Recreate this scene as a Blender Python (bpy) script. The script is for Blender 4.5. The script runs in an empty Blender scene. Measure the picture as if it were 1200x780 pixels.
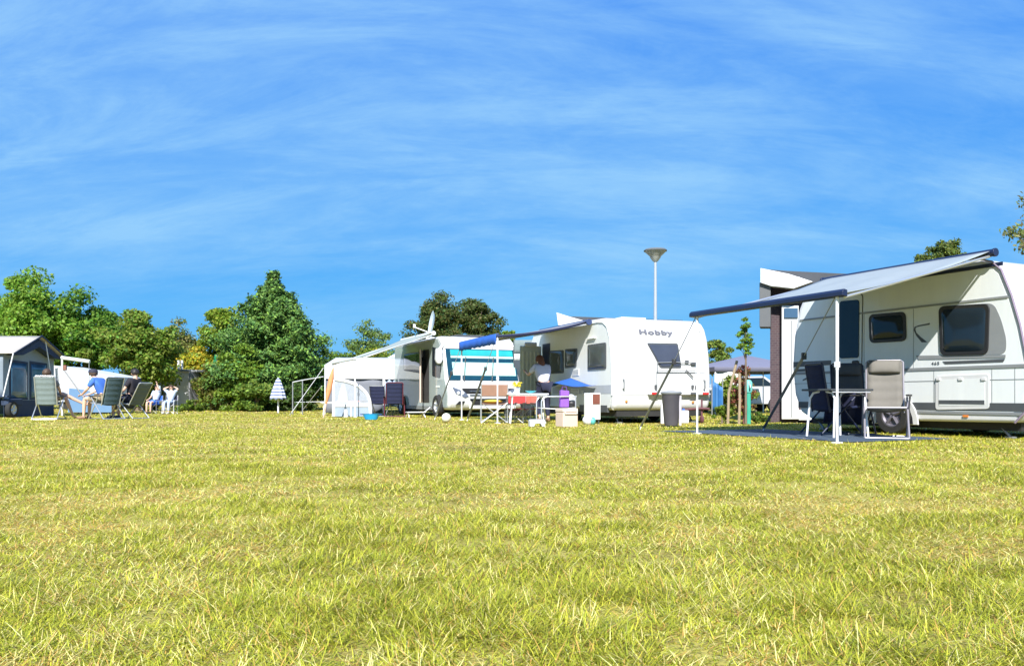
import bpy, bmesh, math, random
import numpy as np
from mathutils import Vector, Matrix

random.seed(7)
RNG = np.random.default_rng(7)
F, HZ, H = 950.0, 465.0, 0.60          # lens (in photo pixels), horizon row, camera height in metres
scene = bpy.context.scene
COL = scene.collection
R = math.radians
PI = math.pi

# ------------------------------------------------------------------ placement helpers
def at(p, q, Y):
    return Vector(((p - 600) / F * Y, Y, H - (q - HZ) / F * Y))

class Frame:
    """A vehicle's own axes: x across it, y along it, z up; origin at its near bottom corner."""
    def __init__(s, ox, oy, dx, dy):
        n = math.hypot(dx, dy); s.ox, s.oy = ox, oy
        s.c, s.s = dx / n, dy / n
        s.rz = math.atan2(dy, dx)
    def side(s, p, q, x=0.0):
        a, b = (p - 600) / F, (HZ - q) / F
        t = (x + s.ox * s.c + s.oy * s.s) / (a * s.c + s.s)
        return (-(a * t - s.ox) * s.s + (t - s.oy) * s.c, H + b * t)
    def end(s, p, q, y=0.0):
        a, b = (p - 600) / F, (HZ - q) / F
        t = (y - s.ox * s.s + s.oy * s.c) / (s.c - a * s.s)
        return ((a * t - s.ox) * s.c + (t - s.oy) * s.s, H + b * t)
    def w(s, x, y, z=0.0):
        return Vector((s.ox + x * s.c - y * s.s, s.oy + x * s.s + y * s.c, z))

# ------------------------------------------------------------------ materials
MATS = {}
def M(name, col, rough=0.5, metal=0.0, var=0.10, scale=5.0, bump=0.0, bscale=60.0, trans=0.0, spec=0.5, coat=0.0, streak=False):
    if name in MATS: return MATS[name]
    m = bpy.data.materials.new(name); m.use_nodes = True
    nt = m.node_tree; nt.nodes.clear()
    N = nt.nodes.new; L = nt.links.new
    out = N('ShaderNodeOutputMaterial'); b = N('ShaderNodeBsdfPrincipled')
    tc = N('ShaderNodeTexCoord'); nz = N('ShaderNodeTexNoise')
    nz.inputs['Scale'].default_value = scale; nz.inputs['Detail'].default_value = 5
    if streak:                                   # rain streaks and road film run down the panels
        mp = N('ShaderNodeMapping'); mp.inputs['Scale'].default_value = (1, 1, .10); L(tc.outputs['Object'], mp.inputs[0]); L(mp.outputs[0], nz.inputs['Vector']); nz.inputs['Roughness'].default_value = .7
    else: L(tc.outputs['Object'], nz.inputs['Vector'])
    mx = N('ShaderNodeMix'); mx.data_type = 'RGBA'
    mx.inputs['A'].default_value = (*[c * (1 - var) for c in col], 1)
    mx.inputs['B'].default_value = (*[min(1, c * (1 + var)) for c in col], 1)
    L(nz.outputs['Fac'], mx.inputs['Factor']); L(mx.outputs['Result'], b.inputs['Base Color'])
    b.inputs['Roughness'].default_value = rough; b.inputs['Metallic'].default_value = metal
    b.inputs['Specular IOR Level'].default_value = spec
    if coat: b.inputs['Coat Weight'].default_value = coat
    if bump:
        n2 = N('ShaderNodeTexNoise'); n2.inputs['Scale'].default_value = bscale
        L(tc.outputs['Object'], n2.inputs['Vector'])
        bp = N('ShaderNodeBump'); bp.inputs['Strength'].default_value = bump; bp.inputs['Distance'].default_value = 0.01
        L(n2.outputs['Fac'], bp.inputs['Height']); L(bp.outputs['Normal'], b.inputs['Normal'])
    if trans:
        t = N('ShaderNodeBsdfTranslucent'); L(mx.outputs['Result'], t.inputs['Color'])
        ms = N('ShaderNodeMixShader'); ms.inputs[0].default_value = trans
        L(b.outputs[0], ms.inputs[1]); L(t.outputs[0], ms.inputs[2]); L(ms.outputs[0], out.inputs[0])
    else:
        L(b.outputs[0], out.inputs[0])
    MATS[name] = m
    return m

def clear_vinyl(name, col, alpha):
    if name in MATS: return MATS[name]
    m = M(name, col, 0.15, 0, 0.2, 8)
    nt = m.node_tree; out = [n for n in nt.nodes if n.type == 'OUTPUT_MATERIAL'][0]
    b = [n for n in nt.nodes if n.type == 'BSDF_PRINCIPLED'][0]
    t = nt.nodes.new('ShaderNodeBsdfTransparent'); ms = nt.nodes.new('ShaderNodeMixShader')
    ms.inputs[0].default_value = alpha
    nt.links.new(t.outputs[0], ms.inputs[1]); nt.links.new(b.outputs[0], ms.inputs[2]); nt.links.new(ms.outputs[0], out.inputs[0])
    return m

def attr_mat(name, trans=0.35, rough=0.6, spec=0.25):
    if name in MATS: return MATS[name]
    m = bpy.data.materials.new(name); m.use_nodes = True
    nt = m.node_tree; nt.nodes.clear(); N = nt.nodes.new; L = nt.links.new
    out = N('ShaderNodeOutputMaterial'); b = N('ShaderNodeBsdfPrincipled'); a = N('ShaderNodeAttribute'); a.attribute_name = 'col'
    t = N('ShaderNodeBsdfTranslucent'); ms = N('ShaderNodeMixShader'); ms.inputs[0].default_value = trans
    L(a.outputs['Color'], b.inputs['Base Color']); L(a.outputs['Color'], t.inputs['Color'])
    b.inputs['Roughness'].default_value = rough; b.inputs['Specular IOR Level'].default_value = spec
    L(b.outputs[0], ms.inputs[1]); L(t.outputs[0], ms.inputs[2]); L(ms.outputs[0], out.inputs[0])
    MATS[name] = m
    return m

def brick_mat(name, c1, c2, mortar, sc=1.0):
    if name in MATS: return MATS[name]
    m = bpy.data.materials.new(name); m.use_nodes = True
    nt = m.node_tree; N = nt.nodes.new; L = nt.links.new
    b = nt.nodes['Principled BSDF']; tc = N('ShaderNodeTexCoord'); mp = N('ShaderNodeMapping')
    mp.inputs['Rotation'].default_value = (R(90), 0, 0)
    br = N('ShaderNodeTexBrick'); br.inputs['Scale'].default_value = 4.5 * sc
    br.inputs['Color1'].default_value = (*c1, 1); br.inputs['Color2'].default_value = (*c2, 1); br.inputs['Mortar'].default_value = (*mortar, 1)
    L(tc.outputs['Object'], mp.inputs['Vector']); L(mp.outputs['Vector'], br.inputs['Vector']); L(br.outputs['Color'], b.inputs['Base Color'])
    b.inputs['Roughness'].default_value = 0.85
    MATS[name] = m
    return m

def stripe_mat(name, c1, c2, freq, axis='Z'):
    if name in MATS: return MATS[name]
    m = bpy.data.materials.new(name); m.use_nodes = True
    nt = m.node_tree; N = nt.nodes.new; L = nt.links.new
    b = nt.nodes['Principled BSDF']; tc = N('ShaderNodeTexCoord'); wv = N('ShaderNodeTexWave')
    wv.bands_direction = axis; wv.inputs['Scale'].default_value = freq; wv.inputs['Distortion'].default_value = 0.6
    rp = N('ShaderNodeValToRGB'); rp.color_ramp.interpolation = 'CONSTANT'
    rp.color_ramp.elements[0].color = (*c1, 1); rp.color_ramp.elements[1].color = (*c2, 1); rp.color_ramp.elements[1].position = 0.5
    L(tc.outputs['Object'], wv.inputs['Vector']); L(wv.outputs['Fac'], rp.inputs['Fac']); L(rp.outputs['Color'], b.inputs['Base Color'])
    b.inputs['Roughness'].default_value = 0.8
    MATS[name] = m
    return m

WHITE = M('white_paint', (0.58, 0.58, 0.575), 0.32, var=0.08, scale=5, coat=0.3, streak=True)
SILVER = M('champagne_grey_paint', (0.68, 0.70, 0.69), 0.34, var=0.09, scale=5, coat=0.3, streak=True)
OFFWHITE = M('off_white_paint', (0.72, 0.73, 0.69), 0.4, var=0.09, scale=5, streak=True)
GLASS = M('dark_window_glass', (0.012, 0.020, 0.028), 0.08, var=0.3, scale=2, spec=0.35)
GLASSG = M('grey_window_glass', (0.07, 0.08, 0.075), 0.12, var=0.35, scale=3, spec=0.4)
BLACK = M('black_plastic', (0.015, 0.015, 0.017), 0.5, var=0.3)
RUBBER = M('tyre_rubber', (0.02, 0.02, 0.02), 0.85, var=0.3, scale=20, bump=0.3)
DGREY = M('dark_grey_trim', (0.07, 0.075, 0.08), 0.45, var=0.15)
MGREY = M('mid_grey_trim', (0.22, 0.23, 0.235), 0.45, var=0.1)
ALU = M('brushed_aluminium', (0.62, 0.63, 0.64), 0.35, metal=0.75, var=0.08, scale=30)
WPOLE = M('white_coated_tube', (0.75, 0.75, 0.78), 0.35, var=0.04, scale=12)
NAVYM = M('navy_coated_metal', (0.012, 0.018, 0.05), 0.35, var=0.15)
STEEL = M('galvanised_steel', (0.35, 0.36, 0.37), 0.45, metal=0.6, var=0.2, scale=14)
CHASSIS = M('chassis_black', (0.02, 0.02, 0.02), 0.7, var=0.3)
ORANGE_L = M('amber_marker', (0.7, 0.22, 0.04), 0.3, var=0.1)
REDL = M('red_lens', (0.45, 0.02, 0.02), 0.2, var=0.1)
AWNF = M('awning_fabric_pale', (0.33, 0.375, 0.395), 0.75, var=0.10, scale=3, bump=0.2, bscale=300, trans=0.22)
AWNG = M('awning_fabric_grey', (0.30, 0.31, 0.33), 0.8, var=0.08, scale=3, bump=0.2, bscale=300, trans=0.2)
NAVYF = M('navy_fabric', (0.012, 0.016, 0.05), 0.9, var=0.25, scale=9, bump=0.3, bscale=200)
BLUEF = M('blue_fabric', (0.03, 0.14, 0.55), 0.8, var=0.12, scale=6, bump=0.3, bscale=150, trans=0.2)
BROWNT = M('tree_bark', (0.16, 0.12, 0.085), 0.9, var=0.4, scale=6, bump=0.6, bscale=20)
SKIN = M('skin', (0.64, 0.40, 0.29), 0.5, var=0.08, scale=10)
LEAF = attr_mat('leaf', 0.45, 0.55, 0.3)
NEEDLE = attr_mat('needle', 0.15, 0.6, 0.25)
GRASS = attr_mat('grass_blade', 0.30, 0.55, 0.3)

# ------------------------------------------------------------------ mesh builder
class MB:
    def __init__(s): s.v, s.f = [], []
    def add(s, vs, fs):
        o = len(s.v); s.v += [tuple(v) for v in vs]; s.f += [tuple(i + o for i in f) for f in fs]; return s
    def box(s, c, d, rz=0.0, rx=0.0, ry=0.0):
        m = Matrix.Rotation(rz, 3, 'Z') @ Matrix.Rotation(ry, 3, 'Y') @ Matrix.Rotation(rx, 3, 'X'); c = Vector(c)
        vs = [c + m @ Vector((x * d[0] / 2, y * d[1] / 2, z * d[2] / 2)) for x in (-1, 1) for y in (-1, 1) for z in (-1, 1)]
        return s.add(vs, [(0, 1, 3, 2), (4, 6, 7, 5), (0, 4, 5, 1), (2, 3, 7, 6), (0, 2, 6, 4), (1, 5, 7, 3)])
    def prism(s, pts, vec):
        n = len(pts); vec = Vector(vec); a = [Vector(p) for p in pts]
        return s.add(a + [p + vec for p in a], [tuple(range(n)), tuple(range(2 * n - 1, n - 1, -1))] +
                     [(i, (i + 1) % n, n + (i + 1) % n, n + i) for i in range(n)])
    def tube(s, path, r, n=8, flat=1.0):
        P = [Vector(p) for p in path]; k = len(P)
        rs = r if isinstance(r, (list, tuple)) else [r] * k
        vs = []; up = None
        for i, p in enumerate(P):
            t = (P[min(i + 1, k - 1)] - P[max(i - 1, 0)]).normalized()
            if up is None:
                up = t.cross(Vector((0, 0, 1)))
                if up.length < 0.05: up = t.cross(Vector((0, 1, 0)))
            up = (up - t * up.dot(t)).normalized(); sd = t.cross(up)
            vs += [p + (up * math.cos(2 * PI * j / n) + sd * math.sin(2 * PI * j / n) * flat) * rs[i] for j in range(n)]
        fs = [(i * n + j, i * n + (j + 1) % n, (i + 1) * n + (j + 1) % n, (i + 1) * n + j) for i in range(k - 1) for j in range(n)]
        fs += [tuple(range(n - 1, -1, -1)), tuple((k - 1) * n + j for j in range(n))]
        return s.add(vs, fs)
    def ell(s, c, r, nu=12, nv=8, m=None):
        c = Vector(c); r = r if isinstance(r, (tuple, list)) else (r, r, r); m = m or Matrix.Identity(3)
        vs = [c + m @ Vector((0, 0, -r[2]))]
        for i in range(1, nv):
            a = -PI / 2 + PI * i / nv
            vs += [c + m @ Vector((r[0] * math.cos(a) * math.cos(2 * PI * j / nu), r[1] * math.cos(a) * math.sin(2 * PI * j / nu), r[2] * math.sin(a))) for j in range(nu)]
        vs.append(c + m @ Vector((0, 0, r[2]))); e = len(vs) - 1
        fs = [(0, 1 + (j + 1) % nu, 1 + j) for j in range(nu)]
        for i in range(nv - 2):
            fs += [(1 + i * nu + j, 1 + i * nu + (j + 1) % nu, 1 + (i + 1) * nu + (j + 1) % nu, 1 + (i + 1) * nu + j) for j in range(nu)]
        fs += [(e, 1 + (nv - 2) * nu + j, 1 + (nv - 2) * nu + (j + 1) % nu) for j in range(nu)]
        return s.add(vs, fs)
    def lathe(s, c, prof, n=20, m=None):
        c = Vector(c); m = m or Matrix.Identity(3)
        vs = [c + m @ Vector((max(r, 1e-4) * math.cos(2 * PI * j / n), max(r, 1e-4) * math.sin(2 * PI * j / n), z)) for r, z in prof for j in range(n)]
        k = len(prof)
        fs = [(i * n + j, i * n + (j + 1) % n, (i + 1) * n + (j + 1) % n, (i + 1) * n + j) for i in range(k - 1) for j in range(n)]
        fs += [tuple(range(n - 1, -1, -1)), tuple((k - 1) * n + j for j in range(n))]
        return s.add(vs, fs)
    def grid(s, rows):
        h, w = len(rows), len(rows[0])
        return s.add([p for r in rows for p in r], [(i * w + j, i * w + j + 1, (i + 1) * w + j + 1, (i + 1) * w + j) for i in range(h - 1) for j in range(w - 1)])
    def build(s, name, mat, parent=None, bevel=0.0, segs=2, solid=0.0, angle=35):
        me = bpy.data.meshes.new(name); me.from_pydata(s.v, [], s.f)
        bm = bmesh.new(); bm.from_mesh(me); bmesh.ops.recalc_face_normals(bm, faces=bm.faces); bm.to_mesh(me); bm.free()
        me.polygons.foreach_set('use_smooth', [True] * len(me.polygons)); me.set_sharp_from_angle(angle=R(angle))
        me.materials.append(mat)
        o = bpy.data.objects.new(name, me); COL.objects.link(o)
        if parent: o.parent = parent
        if solid:
            k = o.modifiers.new('thickness', 'SOLIDIFY'); k.thickness = solid; k.offset = 0
        if bevel:
            k = o.modifiers.new('edges', 'BEVEL'); k.width = bevel; k.segments = segs; k.limit_method = 'ANGLE'; k.angle_limit = R(40); k.harden_normals = True
        return o

def thing(name, label, cat, loc=(0, 0, 0), rz=0.0, group=None):
    o = bpy.data.objects.new(name, None); COL.objects.link(o); o.empty_display_size = 0.2
    o.location = loc; o.rotation_euler = (0, 0, rz); o['label'] = label; o['category'] = cat
    if group: o['group'] = group
    return o
def tag(o, label, cat, group=None):
    o['label'] = label; o['category'] = cat
    if group: o['group'] = group
    return o

def rpoly(pts, r, n=5):
    """2-D polygon with rounded corners"""
    out = []; k = len(pts)
    for i in range(k):
        p0, p, p1 = [Vector((*pts[j % k], 0)) for j in (i - 1, i, i + 1)]
        a, b = (p0 - p), (p1 - p); rr = min(r, a.length * 0.45, b.length * 0.45)
        a = p + a.normalized() * rr; b = p + b.normalized() * rr
        for t in range(n + 1):
            t /= n; q = a * (1 - t) ** 2 + p * 2 * t * (1 - t) + b * t * t; out.append((q.x, q.y))
    return out
def inset(pts, d):
    cx = sum(p[0] for p in pts) / len(pts); cy = sum(p[1] for p in pts) / len(pts)
    w = max(p[0] for p in pts) - min(p[0] for p in pts); h = max(p[1] for p in pts) - min(p[1] for p in pts)
    return [(cx + (p[0] - cx) * (1 - 2 * d / w), cy + (p[1] - cy) * (1 - 2 * d / h)) for p in pts]
def rect(a, b): return [(a[0], a[1]), (b[0], a[1]), (b[0], b[1]), (a[0], b[1])]

def text_mesh(name, body, size, mat, parent, mtx, extrude=0.002, sx=1.0, bold=0.0):
    cu = bpy.data.curves.new(name, 'FONT'); cu.body = body; cu.size = size; cu.extrude = extrude; cu.align_x = 'CENTER'; cu.space_character = 1.15; cu.offset = bold
    t = bpy.data.objects.new(name, cu); COL.objects.link(t)
    me = bpy.data.meshes.new_from_object(t.evaluated_get(bpy.context.evaluated_depsgraph_get()))
    bpy.data.objects.remove(t); bpy.data.curves.remove(cu)
    me.transform(Matrix.Diagonal((sx, 1, 1, 1))); me.transform(mtx); me.materials.clear(); me.materials.append(mat)
    o = bpy.data.objects.new(name, me); COL.objects.link(o); o.parent = parent
    return o
SIDE_T = lambda y, z, x: Matrix(((0, 0, -1, x), (-1, 0, 0, y), (0, 1, 0, z), (0, 0, 0, 1)))    # lettering on a plane facing -x
END_T = lambda x, z, y: Matrix(((1, 0, 0, x), (0, 0, -1, y), (0, 1, 0, z), (0, 0, 0, 1)))      # lettering on a plane facing -y

def sprism(pts, x, th):      # outline in (y, z) lifted off the side plane
    return MB().prism([(x, y, z) for y, z in pts], (-th, 0, 0))
def side_window(parent, pts, r=0.06, name='window', glass=GLASS, frame=BLACK, fw=0.035, x=-0.004, th=0.022):
    o = rpoly(pts, r); f = sprism(o, x, th).build(name, frame, parent, 0.006)
    rows = []; i = inset(o, fw)                                      # bulged acrylic pane
    cy = sum(p[0] for p in i) / len(i); cz = sum(p[1] for p in i) / len(i)
    m = MB(); vs = []; n = len(i)
    for k, (sc, d) in enumerate(((1, 0), (0.93, 0.014), (0.7, 0.024), (0.35, 0.028))):
        vs += [(x - th - d + 0.002, cy + (p[0] - cy) * sc, cz + (p[1] - cz) * sc) for p in i]
    vs.append((x - th - 0.027, cy, cz))
    fs = [(k * n + j, k * n + (j + 1) % n, (k + 1) * n + (j + 1) % n, (k + 1) * n + j) for k in range(3) for j in range(n)]
    fs += [(3 * n + j, 3 * n + (j + 1) % n, 4 * n) for j in range(n)]
    m.add(vs, fs).build('pane', glass, f, angle=60)
    return f

def wheel(parent, x, y, r, w=0.19, out=-1, rim=ALU):
    """wheel on an axle along x; out = which side the rim faces"""
    root = bpy.data.objects.new('wheel', None); COL.objects.link(root); root.parent = parent; root.location = (x, y, r)
    m = Matrix.Rotation(R(90) * out, 3, 'Y')
    MB().lathe((0, 0, 0), [(r * .62, -w / 2), (r * .93, -w / 2), (r, -w * .36), (r, w * .36), (r * .93, w / 2), (r * .62, w / 2), (r * .6, w * .3), (r * .6, -w * .3)], 28, m).build('tyre', RUBBER, root)
    b = MB().lathe((0, 0, 0), [(0.02, w * .34), (r * .12, w * .34), (r * .16, w * .25), (r * .5, w * .25), (r * .56, w * .42), (r * .615, w * .42), (r * .615, -w * .3), (0.02, -w * .3)], 28, m)
    for k in range(5):
        a = 2 * PI * k / 5; d = m @ Vector((math.cos(a), math.sin(a), 0)); off = m @ Vector((0, 0, w * .3))
        b.tube([d * r * .1 + off, d * r * .57 + off], r * .09, 6)
    b.build('rim', rim, root)
    return root
# ================================================================== VEHICLES
def body_prism(outline, w, x0=0.0):
    return MB().prism([(x0, y, z) for y, z in outline], (w, 0, 0))

F1 = Frame(7.148, 11.229, 0.904, 0.428)
F2 = Frame(2.25, 18.13, 0.94, 0.343)
F3 = Frame(-2.04, 24.20, 0.918, 0.398)

# ------------------------------------------------------------------ near silver-grey caravan
def near_caravan():
    fr = F1
    t = thing('touring_caravan', 'silver grey touring caravan with big dark windows parked at the right edge', 'caravan', (fr.ox, fr.oy, 0), fr.rz)
    S = fr.side
    px = [(1150, 304), (1163, 306.5), (1174, 316), (1186, 346), (1196, 380), (1204, 420), (1208, 452), (1204, 480), (1190, 495.3),
          (950, 490.5), (938, 482), (931, 462), (928, 430), (930, 395), (936, 362), (943, 345)]
    out = [S(*p) for p in px]
    ytop = out[-1][0]
    out.append((ytop - 0.25, 2.60)); out.append((1.2, 2.62))
    W = 2.15
    body = body_prism(out, W).build('body', WHITE, t, 0.05, 3)
    # grey side skin, 4 mm proud of the white shell
    skin = inset(out, 0.07)
    skin = [(y, max(z, 0.36)) for y, z in skin]
    MB().prism([(-0.0, y, z) for y, z in skin], (-0.004, 0, 0)).build('side_panel', SILVER, t)
    zi = [p[1] for p in skin]; y_lo = lambda z: min(p[0] for p in skin if abs(p[1] - z) < 0.7) ; y_hi = lambda z: max(p[0] for p in skin) - 0.06
    def hor(z, zz, xa, xb, m, nm, th=0.007):
        a = S(xa, 430)[0]; b = S(xb, 430)[0]
        sprism([(a, z), (b, z), (b, zz), (a, zz)], -0.004, th).build(nm, m, t)
    hor(2.005, 2.035, 1182, 938, MGREY, 'upper_trim', 0.014)
    hor(1.015, 1.06, 1203, 931, MGREY, 'belt_trim', 0.012)
    hor(0.845, 0.853, 1203, 931, MGREY, 'panel_seam', 0.005)
    hor(0.40, 0.515, 1202, 1066, DGREY, 'lower_stripe', 0.006)
    hor(0.345, 0.385, 1198, 1066, MGREY, 'lower_trim', 0.01)
    hor(0.40, 0.515, 1010, 936, DGREY, 'lower_stripe', 0.006)
    # sill and dark wheel housing
    a = S(1070, 480)[0]; b = S(1030, 480)[0]
    yw = (a + b) / 2
    arch = [(yw + 0.44 * math.cos(k * PI / 12), 0.16 + 0.5 * math.sin(k * PI / 12)) for k in range(13)]
    sprism(arch, -0.004, 0.03).build('wheel_arch', WHITE, t, 0.01)
    arch2 = [(yw + 0.35 * math.cos(k * PI / 12), 0.17 + 0.4 * math.sin(k * PI / 12)) for k in range(13)]
    sprism(arch2, -0.034, 0.004).build('wheel_housing', BLACK, t)
    wheel(t, -0.02, yw, 0.31, 0.185, -1, M('dull_wheel_metal', (.16, .15, .18), .5, metal=.4)); wheel(t, W - 0.05, yw, 0.31, 0.185, 1)
    # windows
    big = [S(1101, 359), S(1161, 355.5), S(1159, 415), S(1103, 416.5)]
    pan = [S(1101, 358.5), S(1165, 355), S(1174, 375), S(1180, 398), S(1179, 414.5), S(1103, 417.5)]
    sprism(rpoly(pan, 0.1), -0.004, 0.006).build('window_surround', MGREY, t)
    side_window(t, big, 0.1, fw=0.05, x=-0.01)
    side_window(t, [S(1019, 368.5), S(1062, 365), S(1063, 399.5), S(1020, 402)], 0.1, fw=0.045)
    # door with tall glazing
    d = [S(1011, 344), S(980, 346), S(979, 489), S(1009, 491)]
    sprism(rpoly(inset(d, -0.014), 0.09), -0.004, 0.006).build('door_seal', DGREY, t)
    dr = sprism(rpoly(d, 0.08), -0.004, 0.012).build('door', SILVER, t, 0.004)
    dw = sprism(rpoly([S(1008, 351), S(985, 353), S(984.5, 420), S(1007.5, 419)], 0.06), -0.016, 0.012).build('window', GLASS, dr, 0.004)
    hb = rect(S(1007.5, 422), S(1000, 428)); sprism(rpoly(hb, 0.03), -0.016, 0.022).build('handle', BLACK, dr, 0.006)
    # service hatch
    h = [S(1097, 440.5), S(1160, 438), S(1160, 479), S(1097, 480)]
    ho = sprism(rpoly(h, 0.05), -0.004, 0.016).build('locker_hatch', WHITE, t, 0.005)
    sprism(rpoly(inset(h, 0.06), 0.03), -0.020, 0.004).build('panel', SILVER, ho)
    hh = inset(h, 0.06); zl = min(p[1] for p in hh)
    sprism([(hh[0][0] - 0.005, zl + 0.03), (hh[1][0] + 0.005, zl + 0.03), (hh[1][0] + 0.005, zl + 0.09), (hh[0][0] - 0.005, zl + 0.09)], -0.024, 0.003).build('lower_stripe', DGREY, ho)
    for p in (1101, 1127, 1154):
        c = S(p, 444); MB().box((-0.03, c[0], c[1]), (0.02, 0.07, 0.045)).build('latch', WHITE, ho, 0.006)
    for xs in (1071, 1013):
        y = S(xs, 430)[0]; sprism([(y, 1.06), (y + .006, 1.06), (y + .006, 2.0), (y, 2.0)], -0.004, 0.004).build('panel_seam', MGREY, t)
    for xs in (1095, 1163, 1190):
        y = S(xs, 430)[0]; sprism([(y, .40), (y + .006, .40), (y + .006, 1.01), (y, 1.01)], -0.004, 0.004).build('panel_seam', MGREY, t)
    # graphics
    sprism([S(1074, 416.5), S(1179, 415.5), S(1179, 419), S(1077, 421)], -0.011, 0.003).build('stripe', MGREY, t)
    sprism([S(1105, 423.3), S(1178, 420.5), S(1176, 424), S(1108, 426.5)], -0.004, 0.006).build('stripe', DGREY, t)
    sprism([S(930, 424), S(974, 422), S(974, 427.5), S(930, 430)], -0.004, 0.005).build('stripe', DGREY, t)
    sprism([S(933, 432.5), S(958, 431), S(957, 434), S(934, 435.5)], -0.004, 0.005).build('stripe', DGREY, t)
    c = S(1096.7, 427.3); text_mesh('model_number', '465', 0.068, DGREY, t, SIDE_T(c[0], c[1], -0.009), 0.002, 1.25)
    sw = [(1090, 378.3), (1077, 381), (1072, 383), (1071.3, 387), (1074, 393), (1080.5, 401), (1087, 400.8), (1079, 394.5), (1074, 389.5), (1072.9, 386), (1073.5, 383.6), (1078, 382.3), (1089.5, 380.4)]
    sprism([S(*p) for p in sw], -0.004, 0.005).build('emblem', DGREY, t)
    e2 = [(941, 444.5), (949, 440.5), (944.5, 444.2), (950, 443), (941, 446)]
    sprism([S(*p) for p in e2], -0.004, 0.005).build('emblem', DGREY, t)
    c = S(1132, 487.3); MB().box((-0.012, c[0], c[1]), (0.012, 0.09, 0.03)).build('marker_lamp', ORANGE_L, t, 0.004)
    # dark navy roof rail, edge moulding on the front corner
    MB().box((-0.012, 2.3, 2.50), (0.02, 3.9, 0.055)).build('awning_rail', NAVYM, t, 0.006)
    edge = [S(*p) for p in px[:9]]
    MB().tube([(-0.012, y, z) for y, z in edge], 0.016, 6).build('corner_moulding', M('mauve_moulding', (0.25, 0.2, 0.26), 0.4), t)
    MB().box((W / 2, 2.2, 0.17), (W - 0.5, 3.9, 0.12)).build('chassis', CHASSIS, t)
    for x, y in ((0.28, 0.42), (W - 0.3, 0.42), (0.28, 3.9), (W - 0.3, 3.9)):
        MB().tube([(x, y + 0.22, 0.24), (x - 0.02, y, 0.03)], 0.022, 6).box((x - 0.02, y - 0.01, 0.016), (0.11, 0.11, 0.03)).build('corner_steady', STEEL, t)
    # front end: window, lights, drawbar (just out of the picture)
    fy = lambda z: np.interp(z, [p[1] for p in reversed(out[1:8])], [p[0] for p in reversed(out[1:8])])
    wz = [(0.35, 1.15), (W - 0.35, 1.15), (W - 0.4, 1.72), (0.4, 1.72)]
    MB().prism([(x, fy(z) - 0.012, z) for x, z in wz], (0, 0.05, 0)).build('front_window', GLASS, t, 0.01)
    MB().box((W / 2, fy(0.75) + 0.0, 0.75), (1.3, 0.05, 0.55)).build('gas_locker', OFFWHITE, t, 0.015)
    MB().tube([(0.55, 0.5, 0.2), (W / 2, -0.9, 0.36)], 0.035, 6).tube([(W - 0.55, 0.5, 0.2), (W / 2, -0.9, 0.36)], 0.035, 6).tube([(W / 2, -0.85, 0.36), (W / 2, -1.2, 0.38)], 0.04, 8).build('drawbar', STEEL, t)
    return t
near_caravan()

def awning(fr, label, d, pole_px, end_px, zr, bar_mat, fabric, group=None, pole_mat=WPOLE, roll=0.055, bar_r=0.045, valance=None, over=0.14, sag=0.07, extra_roll=0.0, side_band=None):
    """roll-out awning: roller case on the wall, fabric, outer bar, arms and two poles. pole_px = photo points of the pole tops"""
    t = thing('awning', label, 'awning', (fr.ox, fr.oy, 0), fr.rz, group)
    (y0, z0), (y1, z1) = [fr.side(*p, x=-d) for p in pole_px]
    zb = (z0 + z1) / 2
    ya, yb = min(y0, y1) - over, max(y0, y1) + over
    MB().tube([(-0.10, ya, zr), (-0.10, yb + extra_roll, zr)], roll, 14).build('roller_case', bar_mat, t)
    for y in (ya - 0.02, yb + extra_roll + 0.02):
        MB().tube([(-0.10, y - 0.02, zr), (-0.10, y + 0.02, zr)], roll * 1.12, 14).build('end_cap', bar_mat, t, 0.006)
    rows = []
    for i in range(13):
        u = i / 12; x = -0.10 - (d - 0.10) * u
        row = []
        for j in range(17):
            v = j / 16
            z = (zr + roll * 0.6) * (1 - u) + zb * u - sag * math.sin(PI * u) * (0.8 + 0.3 * math.cos(2 * PI * v)) + 0.014 * math.sin(7 * v * PI + 3 * u) * math.sin(PI * u)
            row.append((x, ya + 0.03 + (yb - ya - 0.06) * v, z))
        rows.append(row)
    MB().grid(rows).build('canopy', fabric, t, solid=0.006)
    b = MB().prism([(-d - bar_r, ya, zb - bar_r * .7), (-d + bar_r * .6, ya, zb - bar_r * .9), (-d + bar_r * .6, ya, zb + bar_r * .7), (-d - bar_r * .4, ya, zb + bar_r * .9), (-d - bar_r, ya, zb + bar_r * .3)], (0, yb - ya, 0))
    b.build('front_bar', bar_mat, t, 0.01)
    for y in (ya + 0.05, yb - 0.05):
        MB().tube([(-0.12, y, zr - 0.05), (-d * 0.55, y, zb * .5 + zr * .5 - 0.075), (-d + 0.03, y, zb - 0.05)], 0.02, 8).build('arm', ALU, t)
    for y in (y0, y1):
        MB().tube([(-d, y, zb - 0.03), (-d, y, 0.95)], 0.021, 10).tube([(-d, y, 1.05), (-d, y, 0.02)], 0.016, 10).box((-d, y, 1.02), (0.05, 0.05, 0.07)).box((-d, y, 0.012), (0.11, 0.08, 0.02)).build('pole', pole_mat, t)
    if side_band:
        MB().grid([[(r[0][0], ya + 0.02, r[0][2] - k * 0.03 * min(1, (i + 1) / 3)) for i, r in enumerate(rows)] for k in range(3)]).build('side_flap', side_band, t, solid=0.008)
    if valance:
        h, m = valance
        r2 = [[(-d - bar_r - 0.012 + 0.012 * math.sin(v * 1.9), ya + (yb - ya) * v / 20, zb + 0.02 - (h * (1 + 0.06 * math.sin(v * 2.5))) * k) for v in range(21)] for k in (0, 0.5, 1)]
        MB().grid(r2).build('valance', m, t, solid=0.006)
    return t, (ya, yb, zb)

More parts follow.
